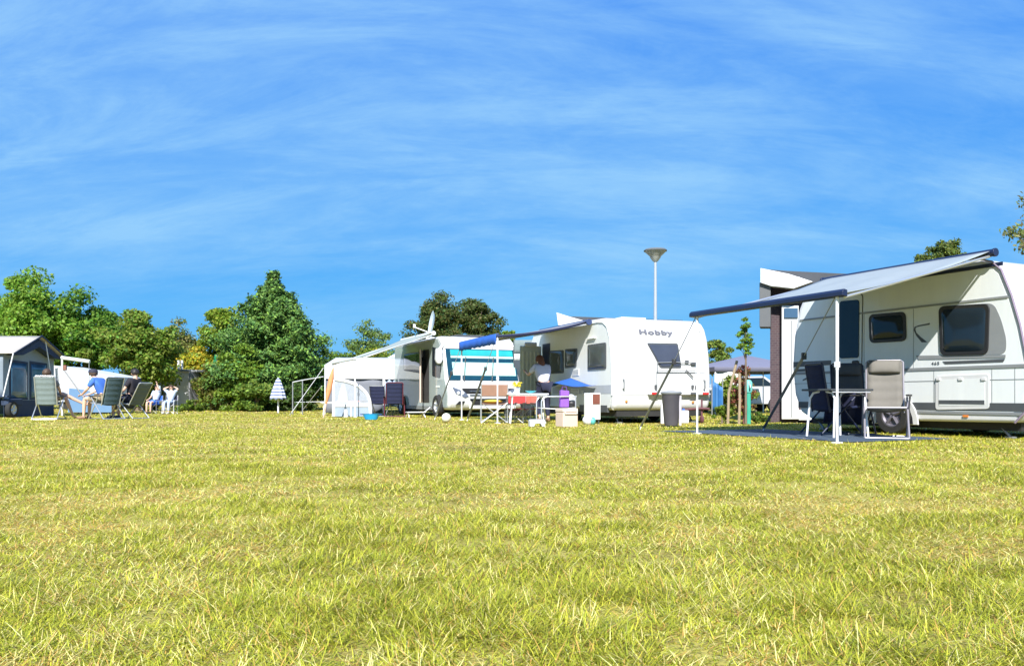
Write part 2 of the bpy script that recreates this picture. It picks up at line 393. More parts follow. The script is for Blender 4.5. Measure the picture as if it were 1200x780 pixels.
A1, a1 = awning(F1, 'pale awning rolled out over chairs beside the silver grey caravan', 3.0, [(981, 344), (817, 368)], None, 2.66, NAVYM, AWNF, 'roll-out awnings on the caravans', bar_r=0.056)
def strap(fr, d, px_top, peg_px, label, group='straps tying down the near awning', w=0.026):
    y, z = fr.side(*px_top, x=-d); a = fr.w(-d, y, z)
    Y = F * H / (peg_px[1] + 3.5 - HZ); b = at(peg_px[0], HZ, Y); b.z = 0.02
    t = thing('guy_strap', label, 'strap', (b.x, b.y, 0), 0, group)
    dl = a - Vector((b.x, b.y, 0)); mid = dl * 0.62
    MB().tube([(0, 0, 0.06), tuple(mid)], w, 6, 0.25).tube([tuple(mid), tuple(dl)], 0.008, 6).build('webbing', MGREY, t)
    MB().box(tuple(mid), (0.07, 0.05, 0.10)).build('buckle', BLACK, t, 0.01)
    MB().tube([(0.06, 0, 0.17), (0.01, 0, 0.075), (0, 0, 0.05), (-0.05, 0, -0.08)], 0.009, 6).build('peg', WPOLE, t)
strap(F1, 3.0, (817, 368), (751, 500), 'grey tie strap crossing in front of the white caravan end')
strap(F1, 3.0, (981, 344), (895, 502), 'grey tie strap pegged beside the blue groundsheet')

# ------------------------------------------------------------------ white caravan in the middle
def middle_caravan():
    fr = F2; S, E = fr.side, fr.end
    t = thing('touring_caravan', 'white touring caravan with its blank end facing us and door open', 'caravan', (fr.ox, fr.oy, 0), fr.rz)
    W = E(832, 440)[0]; L = 5.1
    prof = [(0.10, 0.30), (0.0, 0.34), (-0.06, 0.62), (-0.07, 1.0), (-0.03, 1.5), (0.06, 1.95), (0.17, 2.20), (0.30, 2.34), (0.55, 2.42), (2.5, 2.46), (L - 0.3, 2.42), (L, 2.1), (L + 0.03, 1.1), (L, 0.32)]
    body_prism(prof, W).build('body', WHITE, t, 0.11, 4)
    sk = [(0.14, 0.36), (0.05, 0.62), (0.03, 1.0), (0.07, 1.5), (0.16, 1.93), (0.28, 2.17), (0.48, 2.28), (0.75, 2.31), (L - 0.32, 2.31), (L - 0.08, 2.05), (L - 0.06, 0.36)]
    sprism(sk, -0.001, 0.005).build('side_panel', OFFWHITE, t)
    MB().tube([(-0.012, y - 0.03, z + 0.02) for y, z in sk[1:9]], 0.016, 6).build('corner_moulding', OFFWHITE, t)
    ey = lambda z: float(np.interp(z, [p[1] for p in prof[:9]], [p[0] for p in prof[:9]]))
    for w in ([(645, 411), (661, 410), (661, 437), (645, 438)], [(663, 409), (677, 408), (676, 430), (663, 431.5)], [(689.5, 404), (711, 401), (711, 432), (689.5, 433.5)]):
        side_window(t, [S(*p) for p in w], 0.05, fw=0.03, x=-0.006, glass=GLASSG, frame=DGREY)
    side_y = lambda p: S(p, 440)[0]
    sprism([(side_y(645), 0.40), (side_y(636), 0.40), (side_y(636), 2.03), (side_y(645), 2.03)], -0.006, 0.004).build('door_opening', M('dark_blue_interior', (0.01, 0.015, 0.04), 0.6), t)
    yh = side_y(635.6)
    d = MB().box((-0.34, yh + 0.02, 1.18), (0.62, 0.05, 1.60)).build('door', M('grey_green_door_lining', (0.52, 0.56, 0.50), 0.7, var=0.25, scale=9), t, 0.05)
    MB().box((-0.34, yh + 0.02, 2.02), (0.36, 0.10, 0.12)).build('top_rail', WHITE, d, 0.03)
    for k in range(5):
        MB().box((-0.56 + 0.11 * k, yh - 0.02, 1.25), (0.045, 0.03, 1.15)).build('blind_pleat', M('blind_cloth', (0.62, 0.65, 0.58), 0.8, var=0.2), d, 0.012)
    for p in ([(671, 432.5), (679, 432), (679, 440), (671, 440.5)], [(670, 455), (679, 455), (679, 463), (670, 463.5)]):
        v = sprism([S(*q) for q in p], -0.006, 0.014).build('vent', OFFWHITE, t, 0.004)
        q = inset([S(*k) for k in p], 0.02); zs = [k[1] for k in q]; ys = [k[0] for k in q]
        for k in range(4):
            z = min(zs) + (max(zs) - min(zs)) * (k + .5) / 4
            sprism([(min(ys), z - 0.006), (max(ys), z - 0.006), (max(ys), z + 0.006), (min(ys), z + 0.006)], -0.020, 0.002).build('slat', MGREY, v)
    c = S(684, 460); MB().box((-0.02, c[0], c[1]), (0.03, 0.10, 0.12)).build('power_inlet', WHITE, t, 0.01)
    c = S(694, 398); MB().box((-0.03, c[0], c[1] + 0.03), (0.05, 0.45, 0.025)).build('rain_rail', OFFWHITE, t, 0.006)
    z0, z1 = S(710, 461)[1], S(710, 451)[1]
    sprism([(0.06, z0), (side_y(648), z0), (side_y(648), z1), (0.06, z1)], -0.006, 0.004).build('stripe', M('pale_grey_stripe', (0.42, 0.44, 0.47), 0.4), t)
    # end face
    def eprism(pts, off, th):
        return MB().prism([(x, ey(z) - off, z) for x, z in pts], (0, -th, 0))
    wp = rpoly([E(758.5, 401.5), E(795, 402), E(797, 431), E(772, 431)], 0.05)
    f = eprism(wp, 0.003, 0.014).build('window', DGREY, t, 0.004); eprism(inset(wp, 0.04), 0.017, 0.012).build('pane', M('blue_grey_glass', (0.05, 0.06, 0.09), 0.12, var=0.4, scale=1.6, spec=0.35), f, 0.006)
    c = E(771, 391.6); mt = END_T(c[0], c[1], ey(c[1]) - 0.014) @ Matrix.Rotation(-0.415, 4, 'X')
    text_mesh('lettering', 'Hobby', 0.165, M('grey_lettering', (0.12, 0.12, 0.14), 0.5), t, mt, 0.008, 1.75, 0.007)
    def rail(pts, r, nm, mat=MGREY):
        P = []
        for p in pts:
            x, z = E(*p); P.append((x, ey(z) - 0.05, z))
        return MB().tube(P, r, 6).build(nm, mat, t)
    rail([(768, 434), (768, 425), (790, 424.5), (812, 425.5)], 0.011, 'grab_rail')
    rail([(767, 456), (767, 435), (813, 435), (814, 456)], 0.011, 'carrier_rail')
    rail([(801, 433.5), (809, 442)], 0.014, 'carrier_arm', DGREY)
    for p, s in (((803, 424), (0.09, 0.05, 0.07)), ((810.5, 426.2), (0.13, 0.06, 0.07)), ((766, 453), (0.05, 0.05, 0.09)), ((809, 453), (0.05, 0.05, 0.08)), ((813.5, 453.5), (0.05, 0.05, 0.08))):
        x, z = E(*p); MB().box((x, ey(z) - 0.03, z), s).build('clamp', DGREY, t, 0.012)
    for z in (.66, 1.16):
        MB().box((W / 2, ey(z) - .002, z), (W - .34, .008, .012)).build('panel_seam', M('pale_seam', (.34, .34, .36), .6), t)
    for x in (.22, W - .22):
        MB().tube([(x, ey(.86) - .01, .78), (x, ey(.86) - .07, .80), (x, ey(.94) - .07, .98), (x, ey(1.0) - .01, 1.0)], .014, 8).build('grab_handle', MGREY, t)
        MB().ell((x, ey(2.15) - .01, 2.15), (.04, .025, .03)).build('marker_lamp', OFFWHITE, t)
    x0, z = E(757, 461.5); x1, _ = E(828, 461.5)
    MB().box(((x0 + x1) / 2, ey(z) - 0.06, z), (x1 - x0, 0.10, 0.035)).build('bumper_bar', M('pale_bar', (0.5, 0.5, 0.52), 0.4), t, 0.01)
    for p in (763, 808, 822):
        x, zz = E(p, 461.5); MB().box((x, ey(z) - 0.115, z + 0.01), (0.16, 0.03, 0.055)).build('tail_lamp', REDL if p != 808 else DGREY, t, 0.01)
    for p in ((733, 470), (811, 471)):
        x, zz = E(*p); MB().ell((x, ey(zz) - 0.01, zz), (0.03, 0.02, 0.03)).build('reflector', ORANGE_L, t)
    MB().box((W / 2, 2.4, 0.24), (W - 0.3, 4.6, 0.16)).build('chassis', CHASSIS, t)
    MB().box((0.02, 1.0, 0.33), (0.06, 1.5, 0.17)).build('side_skirt', DGREY, t, 0.01)
    wheel(t, 0.14, 2.35, 0.30, 0.18, -1); wheel(t, W - 0.14, 2.35, 0.30, 0.18, 1)
    for x in (0.3, W - 0.3):
        MB().tube([(x, 0.55, 0.30), (x, 0.3, 0.03)], 0.022, 6).box((x, 0.28, 0.016), (0.12, 0.12, 0.03)).build('corner_steady', STEEL, t)
    hx = E(813, 480)[0]
    MB().tube([(hx - .35, 0.1, 0.30), (hx, -0.35, 0.34), (hx + .1, -0.5, 0.33)], 0.03, 6).tube([(hx + .3, 0.1, 0.28), (hx, -0.35, 0.33)], 0.03, 6).tube([(hx + .02, -0.3, 0.55), (hx + .02, -0.3, 0.09)], 0.022, 8).ell((hx + .02, -0.3, 0.09), (0.03, 0.09, 0.09)).build('hitch', M('red_black_steel', (0.13, 0.05, 0.06), 0.6, var=0.5, scale=9), t)
    # roof hatch and rack
    MB().box((W * .5, 1.6, 2.50), (0.7, 0.5, 0.10)).build('roof_hatch', OFFWHITE, t, 0.03)
    return t
middle_caravan()
A2, a2 = awning(F2, 'awning with a bright blue hanging flap in front of the white motorhome', 2.35, [(583, 391), (541, 403)], None, 2.36, M('dusky_blue_bar', (0.03, 0.05, 0.13), 0.4), AWNG, 'roll-out awnings on the caravans', valance=(0.23, BLUEF), over=0.05, roll=0.065, side_band=NAVYF)

strap(F2, 2.35, (541, 403), (510, 488), 'dark tie strap slanting past the motorhome front wheel', 'straps tying down the blue flap awning', 0.03)
strap(F2, 2.35, (583, 391), (548, 490), 'dark tie strap slanting across the motorhome grille', 'straps tying down the blue flap awning', 0.03)
# ------------------------------------------------------------------ motorhome
def motorhome():
    fr = F3; S, E = fr.side, fr.end
    t = thing('motorhome', 'white motorhome with turquoise blinds behind its windscreen', 'motorhome', (fr.ox, fr.oy, 0), fr.rz)
    W = E(606, 430)[0]; L = 5.6
    prof = [(-0.30, 0.22), (-0.42, 0.32), (-0.47, 0.60), (-0.40, 0.92), (-0.22, 1.08), (0.12, 2.08), (0.24, 2.30), (0.50, 2.45), (L - 0.2, 2.48), (L, 2.2), (L, 0.35), (L - 0.2, 0.22)]
    body_prism(prof, W).build('body', WHITE, t, 0.09, 4)
    ey = lambda z: float(np.interp(z, [p[1] for p in prof[:8]], [p[0] for p in prof[:8]]))
    sk = [(-0.30, 0.30), (-0.34, 0.62), (-0.10, 1.12), (0.22, 2.05), (0.55, 2.36), (L - 0.1, 2.36), (L - 0.1, 0.30)]
    sprism(sk, -0.001, 0.005).build('side_panel', M('flank_reflection_tint', (0.38, 0.44, 0.42), 0.12, var=0.06, scale=2, coat=0.5), t)  # teal tree reflection on the white flank is put into this colour
    # windscreen wraps the full width, set on the raked part of the profile
    zt, zb = 2.06, 1.10
    def scr(z0, z1, xa, xb, off, th, name, mat, parent=t, bev=0.006):
        a, b = ey(z0), ey(z1)
        return MB().prism([(xa, a - off, z0), (xb, a - off, z0), (xb, b - off, z1), (xa, b - off, z1)], (0, -th, 0)).build(name, mat, parent, bev)
    ws = scr(zb, zt, 0.08, W - 0.06, 0.004, 0.02, 'windscreen', M('teal_glass', (0.008, 0.045, 0.07), 0.08, var=0.3, spec=0.7))
    TQ = M('turquoise_blind', (0.02, 0.33, 0.34), 0.3, var=0.35, scale=2.5); PA = M('pale_aqua_blind', (0.40, 0.66, 0.62), 0.3, var=0.28, scale=2.2)
    zz = lambda q: E(560, q, -0.1)[1]
    scr(zz(416.5), zt - 0.03, 0.22, W - 0.14, 0.026, 0.008, 'blind', TQ, ws)
    scr(zz(419.5), zz(416.9), 0.22, W - 0.14, 0.026, 0.008, 'blind', PA, ws)
    scr(zz(440), zz(424.5), 0.24, W - 0.12, 0.026, 0.008, 'blind', PA, ws)
    for x in (0.55, 1.45):
        z0, z1 = zb + 0.0, zb + 0.72
        MB().tube([(x, ey(z0) - 0.06, z0 - .02), (x + 0.14, ey(z1) - 0.06, z1)], 0.014, 6).build('wiper', BLACK, t)
    # nose
    MB().prism([(0.80, ey(0.40) - 0.01, 0.36), (W - 0.42, ey(0.40) - 0.01, 0.36), (W - 0.12, ey(0.86) - 0.01, 0.86), (0.40, ey(0.86) - 0.01, 0.86)], (0, -0.02, 0)).build('grille', BLACK, t, 0.008)
    for z in (0.55, 0.66, 0.77):
        MB().box((W / 2 + 0.08, ey(z) - 0.035, z), (1.25, 0.02, 0.028)).build('grille_bar', M('chrome', (0.35, 0.38, 0.45), 0.2, metal=0.8), t, 0.005)
    MB().box((W / 2 + 0.2, ey(0.34) - 0.02, 0.30), (1.5, 0.06, 0.10)).build('bumper', OFFWHITE, t, 0.02)
    for s in (0, 1):
        pts = [(0.12, 0.90), (0.50, 0.76), (0.62, 0.62), (0.50, 0.58), (0.22, 0.70)]
        if s: pts = [(W - x, z + 0.02) for x, z in pts]
        hl = MB().prism([(x, ey(z) - 0.004, z) for x, z in pts], (0, -0.025, 0)).build('headlight', M('headlight_glass', (0.10, 0.12, 0.17), 0.1, spec=0.8), t, 0.008)
        for k in (0.3, 0.44):
            x = W - k if s else k; MB().ell((x, ey(0.72) - 0.028, 0.72), (0.05, 0.02, 0.05)).build('lens', M('bright_lens', (0.7, 0.72, 0.75), 0.1), hl)
        x = W - 0.35 if s else 0.35
        MB().prism([(x + a, ey(0.42) - 0.0, 0.42 + b) for a, b in ((-0.14, -0.06), (0.10, -0.03), (0.16, 0.06), (-0.02, 0.06))], (0, -0.03, 0)).build('fog_lamp', BLACK, t, 0.006)
        x = W + 0.12 if s else -0.14
        y = ey(1.75) - 0.05
        mr = MB().prism([(x - 0.10, y, 2.05), (x + 0.10, y, 2.05), (x + 0.12, y, 1.72), (x + 0.05, y, 1.58), (x - 0.06, y, 1.58), (x - 0.12, y, 1.72)], (0, 0.16, 0)).build('mirror', WHITE, t, 0.05, 3)
        MB().tube([(x, y + 0.08, 2.0), (0.06 if not s else W - 0.06, ey(2.1) + 0.05, 2.18)], 0.05, 8).build('arm', WHITE, mr)
    # side
    sw = lambda p: [S(*q) for q in p]
    ag = sprism(rpoly(sw([(507, 406), (518, 410), (516, 443), (507, 440)]), 0.05), -0.006, 0.012).build('cab_window', GLASS, t, 0.004)
    side_window(t, sw([(474, 415), (498, 411), (498, 438), (474, 434)]), 0.06, fw=0.03, x=-0.006, glass=M('green_reflecting_glass', (0.03, 0.055, 0.06), 0.05, spec=0.8))
    yd = S(503, 440)[0]
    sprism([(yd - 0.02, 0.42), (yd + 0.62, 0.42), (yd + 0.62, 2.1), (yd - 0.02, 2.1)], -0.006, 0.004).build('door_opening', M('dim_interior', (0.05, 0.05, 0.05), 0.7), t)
    hy = yd + 0.62; hd = Vector((-0.40, -0.916, 0)); az = math.atan2(hd.y, hd.x); hc = Vector((-0.03, hy, 1.26)) + hd * 0.31
    dd = MB().box(hc, (0.60, 0.05, 1.66), az).build('door', M('beige_door_lining', (0.56, 0.43, 0.35), 0.6), t, 0.012)
    MB().box(hc + Vector((0, 0, 0.35)), (0.36, 0.07, 0.5), az).build('window', GLASSG, dd, 0.012)
    MB().box((-0.012, L / 2 - 0.1, 0.26), (0.02, L - 0.8, 0.12)).build('skirt', MGREY, t, 0.006)
    for q in (0.95, 1.15):
        MB().box((-0.012, q - 0.5, 0.92), (0.012, 0.12, 0.06)).build('flap', OFFWHITE, t, 0.004)
    for y in (0.42, L - 1.25):
        arch = [(y + 0.40 * math.cos(k * PI / 12), 0.16 + 0.52 * math.sin(k * PI / 12)) for k in range(13)]
        sprism(arch, -0.006, 0.004).build('wheel_housing', BLACK, t)
        wheel(t, -0.02, y, 0.33, 0.21, -1); wheel(t, W - 0.08, y, 0.33, 0.21, 1)
    MB().box((W / 2, L / 2, 0.20), (W - 0.4, L - 0.9, 0.14)).build('chassis', CHASSIS, t)
    MB().box((W * .55, 2.2, 2.52), (0.7, 0.9, 0.12)).build('roof_hatch', OFFWHITE, t, 0.03)
    MB().box((W * .45, 0.9, 2.50), (0.9, 0.6, 0.05)).build('solar_panel', DGREY, t, 0.008)
    return t
motorhome()
A3, a3 = awning(F3, 'white awning rolled out on the left side of the motorhome', 2.5, [(416, 418), (390, 427)], None, 2.55, M('white_bar', (0.72, 0.74, 0.73), 0.35), M('awning_fabric_greygreen', (0.30, 0.34, 0.31), 0.8, var=0.08, trans=0.1), 'roll-out awnings on the caravans', over=0.05, roll=0.06)
# ================================================================== CAMPING GEAR
def recliner(label, loc, rz, fab, frame, group=None, rec=18, pillow=True, name='reclining_chair', s=1.0, foot=False):
    """folding armchair facing its local -y"""
    t = thing(name, label, 'camping chair', loc, rz, group)
    sn, cs = math.sin(R(rec)), math.cos(R(rec))
    b0 = Vector((0, 0.20, 0.40)); ud = Vector((0, sn, cs)); nd = Vector((0, -cs, sn))
    def sheet(w, L, o, u, nrm, n, cushion):
        rows = []
        for i in range(n + 1):
            f = i / n; q = 0.010 * abs(math.sin(f * PI * 5)) if cushion else 0
            rows.append([tuple(o + u * (L * f) + Vector((w * (j / 6 - .5), 0, 0)) + nrm * (-0.03 * math.sin(PI * j / 6) + q)) for j in range(7)])
        return MB().grid(rows)
    sheet(0.47, 0.74 * s, b0, ud, nd, 25, True).build('backrest', fab, t, solid=0.02)
    fr = MB()
    for x in (-0.25, 0.25):
        fr.tube([b0 + Vector((x, 0, -0.03)), b0 + ud * 0.74 * s + Vector((x, 0, 0)), b0 + ud * 0.765 * s + Vector((x * .86, 0, 0))], 0.014, 8)
    fr.tube([b0 + ud * 0.765 * s + Vector((-.215, 0, 0)), b0 + ud * 0.765 * s + Vector((.215, 0, 0))], 0.014, 8)
    fr.build('back_frame', frame, t)
    sheet(0.47, 0.46, Vector((0, -0.28, 0.455)), Vector((0, 1, -0.10)), Vector((0, 0, 1)), 12, True).build('seat', fab, t, solid=0.022)
    MB().tube([(-.25, .2, .40), (-.25, -.29, .45), (.25, -.29, .45), (.25, .2, .40)], 0.014, 8).build('seat_frame', frame, t)
    if pillow:
        m = Matrix.Rotation(-R(rec), 3, 'X')
        c = b0 + ud * 0.66 * s + nd * 0.03
        pb = MB(); rows = []
        for i in range(9):
            f = i / 8 - .5
            rows.append([tuple(c + ud * f * 0.19 + Vector((0.42 * (j / 8 - .5), 0, 0)) + nd * (0.045 * max(0, 1 - (2 * f) ** 2) ** .5 * (1 - (abs(j - 4) / 4.4) ** 4))) for j in range(9)])
        pb.grid(rows).build('headrest_pillow', fab, t, solid=0.015)
    for x in (-0.285, 0.285):
        MB().tube([(x, -0.34, 0.012), (x, -0.05, 0.36), (x, 0.10, 0.60)], 0.014, 8).build('leg', frame, t)
        MB().tube([(x * 1.06, 0.40, 0.012), (x * 1.06, 0.02, 0.40), (x * 1.06, -0.18, 0.60)], 0.014, 8).build('leg', frame, t)
        MB().box((x * 1.05, -0.02, 0.625), (0.055, 0.50, 0.028)).build('armrest', BLACK, t, 0.012)
    for y in (-0.335, 0.395):
        k = 1 if y < 0 else 1.06
        MB().tube([(-0.285 * k, y, 0.02), (0.285 * k, y, 0.02)], 0.013, 8).build('foot_bar', frame, t)
    return t

def stool_chair(label, loc, rz, fab, frame, group=None, name='folding_chair', w=0.56, stripes=None):
    """director style folding chair facing local +y (its back towards -y)"""
    t = thing(name, label, 'camping chair', loc, rz, group)
    MB().prism([(-w / 2, -.24, .62), (w / 2, -.24, .62), (w / 2, -.27, .88), (-w / 2, -.27, .88)], (0, .015, 0)).build('backrest', fab, t, 0.005)
    MB().grid([[(-w / 2 + w * j / 6, -.22 + .44 * i / 4, .46 - .03 * math.sin(PI * j / 6)) for j in range(7)] for i in range(5)]).build('seat', fab, t, solid=0.015)
    for x in (-w / 2, w / 2):
        MB().tube([(x, -.23, .46), (x, -.265, .90)], 0.012, 8).build('back_post', frame, t)
        MB().box((x, -.02, .645), (.05, .44, .025)).build('armrest', frame, t, 0.008)
    for y in (-.22, .22):
        MB().tube([(-w / 2, y, .012), (w / 2, y, .47)], 0.012, 8).build('leg', frame, t)
        MB().tube([(w / 2, y + .02, .012), (-w / 2, y + .02, .47)], 0.012, 8).build('leg', frame, t)
        MB().tube([(-w / 2, y, .02), (-w / 2, y, .63)], 0.011, 8).build('leg', frame, t)
        MB().tube([(w / 2, y, .02), (w / 2, y, .63)], 0.011, 8).build('leg', frame, t)
    return t

def table(label, loc, rz, L, W, h, top, frame, group=None, bow=False):
    t = thing('folding_table', label, 'table', loc, rz, group)
    MB().box((0, 0, h - .015), (L, W, .03)).build('tabletop', top, t, 0.008)
    MB().tube([(-L / 2 + .04, -W / 2 + .03, h - .045), (L / 2 - .04, -W / 2 + .03, h - .045)], .012, 6).build('rail', frame, t)
    for sx in (-1, 1):
        for sy in (-1, 1):
            x, y = sx * (L / 2 - .12), sy * (W / 2 - .07)
            if bow: MB().tube([(x, y * .3, h - .04), (x + sx * .0, y * .8, h - .06), (x + sx * .01, y * 1.05, h - .14), (x + sx * .05, y * 1.15, .012)], .016, 8).build('leg', frame, t)
            else: MB().tube([(x, y, h - .03), (x + sx * .05, y, .012)], .014, 8).build('leg', frame, t)
    return t

TAUPE = M('taupe_mesh_fabric', (0.155, 0.143, 0.125), 0.8, var=0.10, scale=14, bump=0.3, bscale=250)
GREENG = M('grey_green_mesh_fabric', (0.16, 0.20, 0.195), 0.8, var=0.14, scale=14, bump=0.3, bscale=250)
TEALG = M('dark_slate_fabric', (0.055, 0.095, 0.115), 0.8, var=0.14, scale=14, bump=0.3, bscale=250)
GREYF = M('charcoal_mesh_fabric', (0.06, 0.07, 0.09), 0.85, var=0.14, scale=14)
PINKP = M('lilac_grey_tube', (0.30, 0.28, 0.31), 0.35, metal=0.3)
BROWNF = M('brown_canvas', (0.27, 0.15, 0.10), 0.85, var=0.15, scale=9)

def G(p, q, dq=3.0):        # ground point seen at photo column p, with its foot hidden dq rows below q
    Y = F * H / (q + dq - HZ); v = at(p, HZ, Y); v.z = 0
    return v
# ---- under the near awning
gs = MB(); loc = [F1.w(x, y) for x, y in ((-2.75, 0.6), (-0.75, 0.6), (-0.75, 4.3), (-2.95, 4.45))]
gs.prism([(v.x, v.y, 0.012) for v in loc], (0, 0, 0.006))
tag(gs.build('groundsheet', M('blue_grey_groundsheet', (0.05, 0.075, 0.11), 0.8, var=0.35, scale=4, bump=0.4, bscale=40)), 'blue grey groundsheet spread on the grass under the near awning', 'groundsheet')
c = at(1038, HZ, 11.75); recliner('taupe reclining chair with padded headrest beside the wheel of the near caravan', (c.x, c.y, 0), R(-22), TAUPE, PINKP, 'recliners under the near awning', 14, s=1.0)
c = at(998, HZ, 13.1); recliner('charcoal reclining chair standing behind the table in the awning shade', (c.x, c.y, 0), R(-10), GREYF, NAVYM, 'recliners under the near awning', 12, s=1.0)
c = at(976, HZ, 12.65); recliner('navy reclining chair turned sideways behind the near awning pole', (c.x, c.y, 0), R(100), NAVYF, NAVYM, 'recliners under the near awning', 10, pillow=False, s=0.95)
c = at(981, HZ, 12.0); table('dark camping table on bowed white legs under the near awning', (c.x, c.y, 0), F1.rz - R(4), 0.78, 0.62, 0.72, M('dark_tabletop', (0.05, 0.055, 0.06), 0.5), WPOLE, bow=True)
# navy cloth hanging over the table's back edge
tb = at(992, HZ, 12.55)
rows = [[(tb.x - .28 + .62 * j / 14, tb.y + .03 * math.sin(j * 1.3) + .05 * k, .70 - .125 * k + .015 * math.sin(j * .8)) for j in range(15)] for k in range(5)]
tag(MB().grid(rows).build('jacket', NAVYF, solid=0.02), 'navy jacket hung between the chairs behind the dark table', 'jacket')

# ---- in front of the white caravan
c = G(664, 497); co = thing('cool_box', 'tall beige cool box standing on the grass by the white caravan', 'cool box', c, R(24))
co.scale = (.80, .80, .92)
MB().box((0, 0, .16), (.42, .42, .32)).build('body', M('beige_plastic', (0.62, 0.48, 0.38), 0.5, var=0.05), co, 0.02)
MB().box((0, 0, .365), (.43, .43, .085)).build('lid', M('beige_plastic_lid', (0.66, 0.53, 0.43), 0.5, var=0.05), co, 0.02)
MB().tube([(-.17, -.225, .35), (-.17, -.25, .30), (.17, -.25, .30), (.17, -.225, .35)], .012, 6).build('handle', OFFWHITE, co)
c = at(695, HZ, 18.0); cb = thing('storage_cabinet', 'white cabinet with a reddish brown door window against the caravan side', 'cabinet', (c.x - .02, c.y - .02, 0), F2.rz + R(8))
cb.scale = (.78, .78, .92)
MB().box((0, 0, .43), (.34, .34, .64)).build('body', OFFWHITE, cb, 0.012)
MB().box((0.02, -.175, .60), (.24, .02, .24)).build('door_window', M('reddish_brown_panel', (0.20, 0.07, 0.05), 0.4, var=0.3), cb, 0.006)
for x in (-.13, .13):
    for y in (-.13, .13): MB().tube([(x, y, .01), (x, y, .13)], .018, 6).build('leg', DGREY, cb)
# bench frame with a purple bottle bag and a white cushion
c = at(650, HZ, 17.9); be = thing('folding_bench', 'low tubular bench between the beige cool box and the white table', 'bench', (c.x, c.y, 0), R(14))
MB().grid([[(-.35 + .78 * j / 8, -.18 + .36 * i / 3, .36 - .02 * math.sin(PI * j / 8)) for j in range(9)] for i in range(4)]).build('seat', OFFWHITE, be, solid=.02)
for y in (-.2, .2):
    MB().tube([(-.36, y, .012), (-.36, y, .50), (-.32, y, .58), (-.24, y, .61), (.44, y, .61)], .015, 8).build('side_frame', ALU, be)
    MB().tube([(.42, y, .012), (.42, y, .60)], .015, 8).build('leg', ALU, be)
o = thing('shopping_bag', 'purple bag standing upright behind the beige cool box', 'bag', at(661, HZ, 17.85) * 1.0, R(10)); o.location.z = .375
MB().prism([(-.10, -.07, 0), (.10, -.07, 0), (.11, -.06, .36), (-.09, -.06, .38)], (0, .14, 0)).build('body', M('purple_fabric', (0.22, 0.08, 0.42), 0.7, var=0.15, scale=12), o, 0.02)
MB().tube([(-.05, 0, .36), (-.04, 0, .45), (.05, 0, .45), (.06, 0, .36)], .01, 6).build('handle', M('purple_webbing', (0.12, 0.04, 0.26), 0.8), o)
o = thing('rucksack', 'white and black rucksack leaning beside the purple bag', 'rucksack', at(669, HZ, 18.0), R(-8)); o.location.z = .375
MB().ell((0, 0, .14), (.12, .11, .15), 14, 10).build('body', WHITE, o)
MB().ell((.01, -.06, .08), (.11, .08, .08), 12, 8).build('pocket', BLACK, o)
# white table with flower pot
c = at(618, HZ, 18.2); table('long white camping table holding a yellow flower pot', (c.x, c.y, 0), R(3), 0.92, 0.55, 0.68, M('white_tabletop', (0.70, 0.74, 0.76), 0.45, var=0.05), WPOLE)
fp = thing('flower_pot', 'yellow flowers in a pot on the white table', 'flower pot', at(606, HZ, 18.2), 0); fp.location.z = .682
MB().lathe((0, 0, 0), [(.05, 0), (.075, .11), (.08, .115), (.065, .11)], 14).build('pot', OFFWHITE, fp)
fl = MB()
for k in range(60):
    a, b = random.random() * 2 * PI, random.random(); r = .11 * math.sqrt(random.random())
    fl.ell((r * math.cos(a), r * math.sin(a), .15 + .10 * b), (.022, .022, .016), 5, 4)
fl.build('flowers', M('yellow_petals', (0.62, 0.50, 0.03), 0.7, var=0.35, scale=25), fp)
o = thing('bowl', 'turquoise bowl set down on the white table', 'bowl', at(622, HZ, 18.15), 0); o.location.z = .682
MB().lathe((0, 0, 0), [(.04, 0), (.10, .035), (.13, .06), (.12, .058), (.04, .012)], 16).build('dish', M('turquoise_glaze', (0.05, 0.45, 0.50), 0.3), o)
REDF = M('red_printed_fabric', (0.40, 0.03, 0.03), 0.8, var=0.5, scale=18)
c = at(604, HZ, 18.75); stool_chair('red patterned folding chair tucked behind the white table', (c.x, c.y, 0), R(170), REDF, STEEL, 'folding chairs before the motorhome', w=.52).scale = (.8, .8, .72)
c = at(616, HZ, 18.9); stool_chair('red and cream folding chair nearest the caravan doorway', (c.x, c.y, 0), R(155), M('red_cream_fabric', (0.48, 0.10, 0.07), 0.8, var=0.6, scale=12), STEEL, 'folding chairs before the motorhome', w=.50).scale = (.8, .8, .72)
c = at(579, HZ, 18.6); dch = stool_chair('brown canvas director chair in front of the motorhome grille', (c.x, c.y, 0), R(4), BROWNF, ALU, 'folding chairs before the motorhome', w=.60)
o = thing('cushion', 'yellow cushion lying on the brown director chair', 'cushion', (c.x - .04, c.y, .455), R(4))
MB().ell((0, 0, .05), (.24, .20, .055), 16, 8).build('pad', M('yellow_cushion', (0.62, 0.42, 0.06), 0.85, var=0.15), o)
c = G(630, 497); st = thing('step_stool', 'pale plastic step with an arched opening below the open door', 'step', c, R(10))
st.scale = (.58, .58, .70)
MB().prism([(-.27, 0, .01), (-.27, 0, .17), (-.24, 0, .21), (.24, 0, .21), (.27, 0, .17), (.27, 0, .01), (.16, 0, .01), (.13, 0, .08), (.07, 0, .10), (-.03, 0, .10), (-.09, 0, .08), (-.12, 0, .01)], (0, .30, 0)).build('shell', M('pale_plastic', (0.55, 0.57, 0.60), 0.5), st, 0.012)
MB().box((0, .15, .214), (.46, .24, .012)).build('tread', MGREY, st, 0.004)
c = G(735, 491); st = thing('caravan_step', 'white slatted step lying under the white caravan end', 'step', (c.x, c.y - .1, 0), F2.rz)
for z in (.10, .20): MB().box((0, .14 * (z > .15), z), (.46, .24, .03)).build('tread', OFFWHITE, st, 0.008)
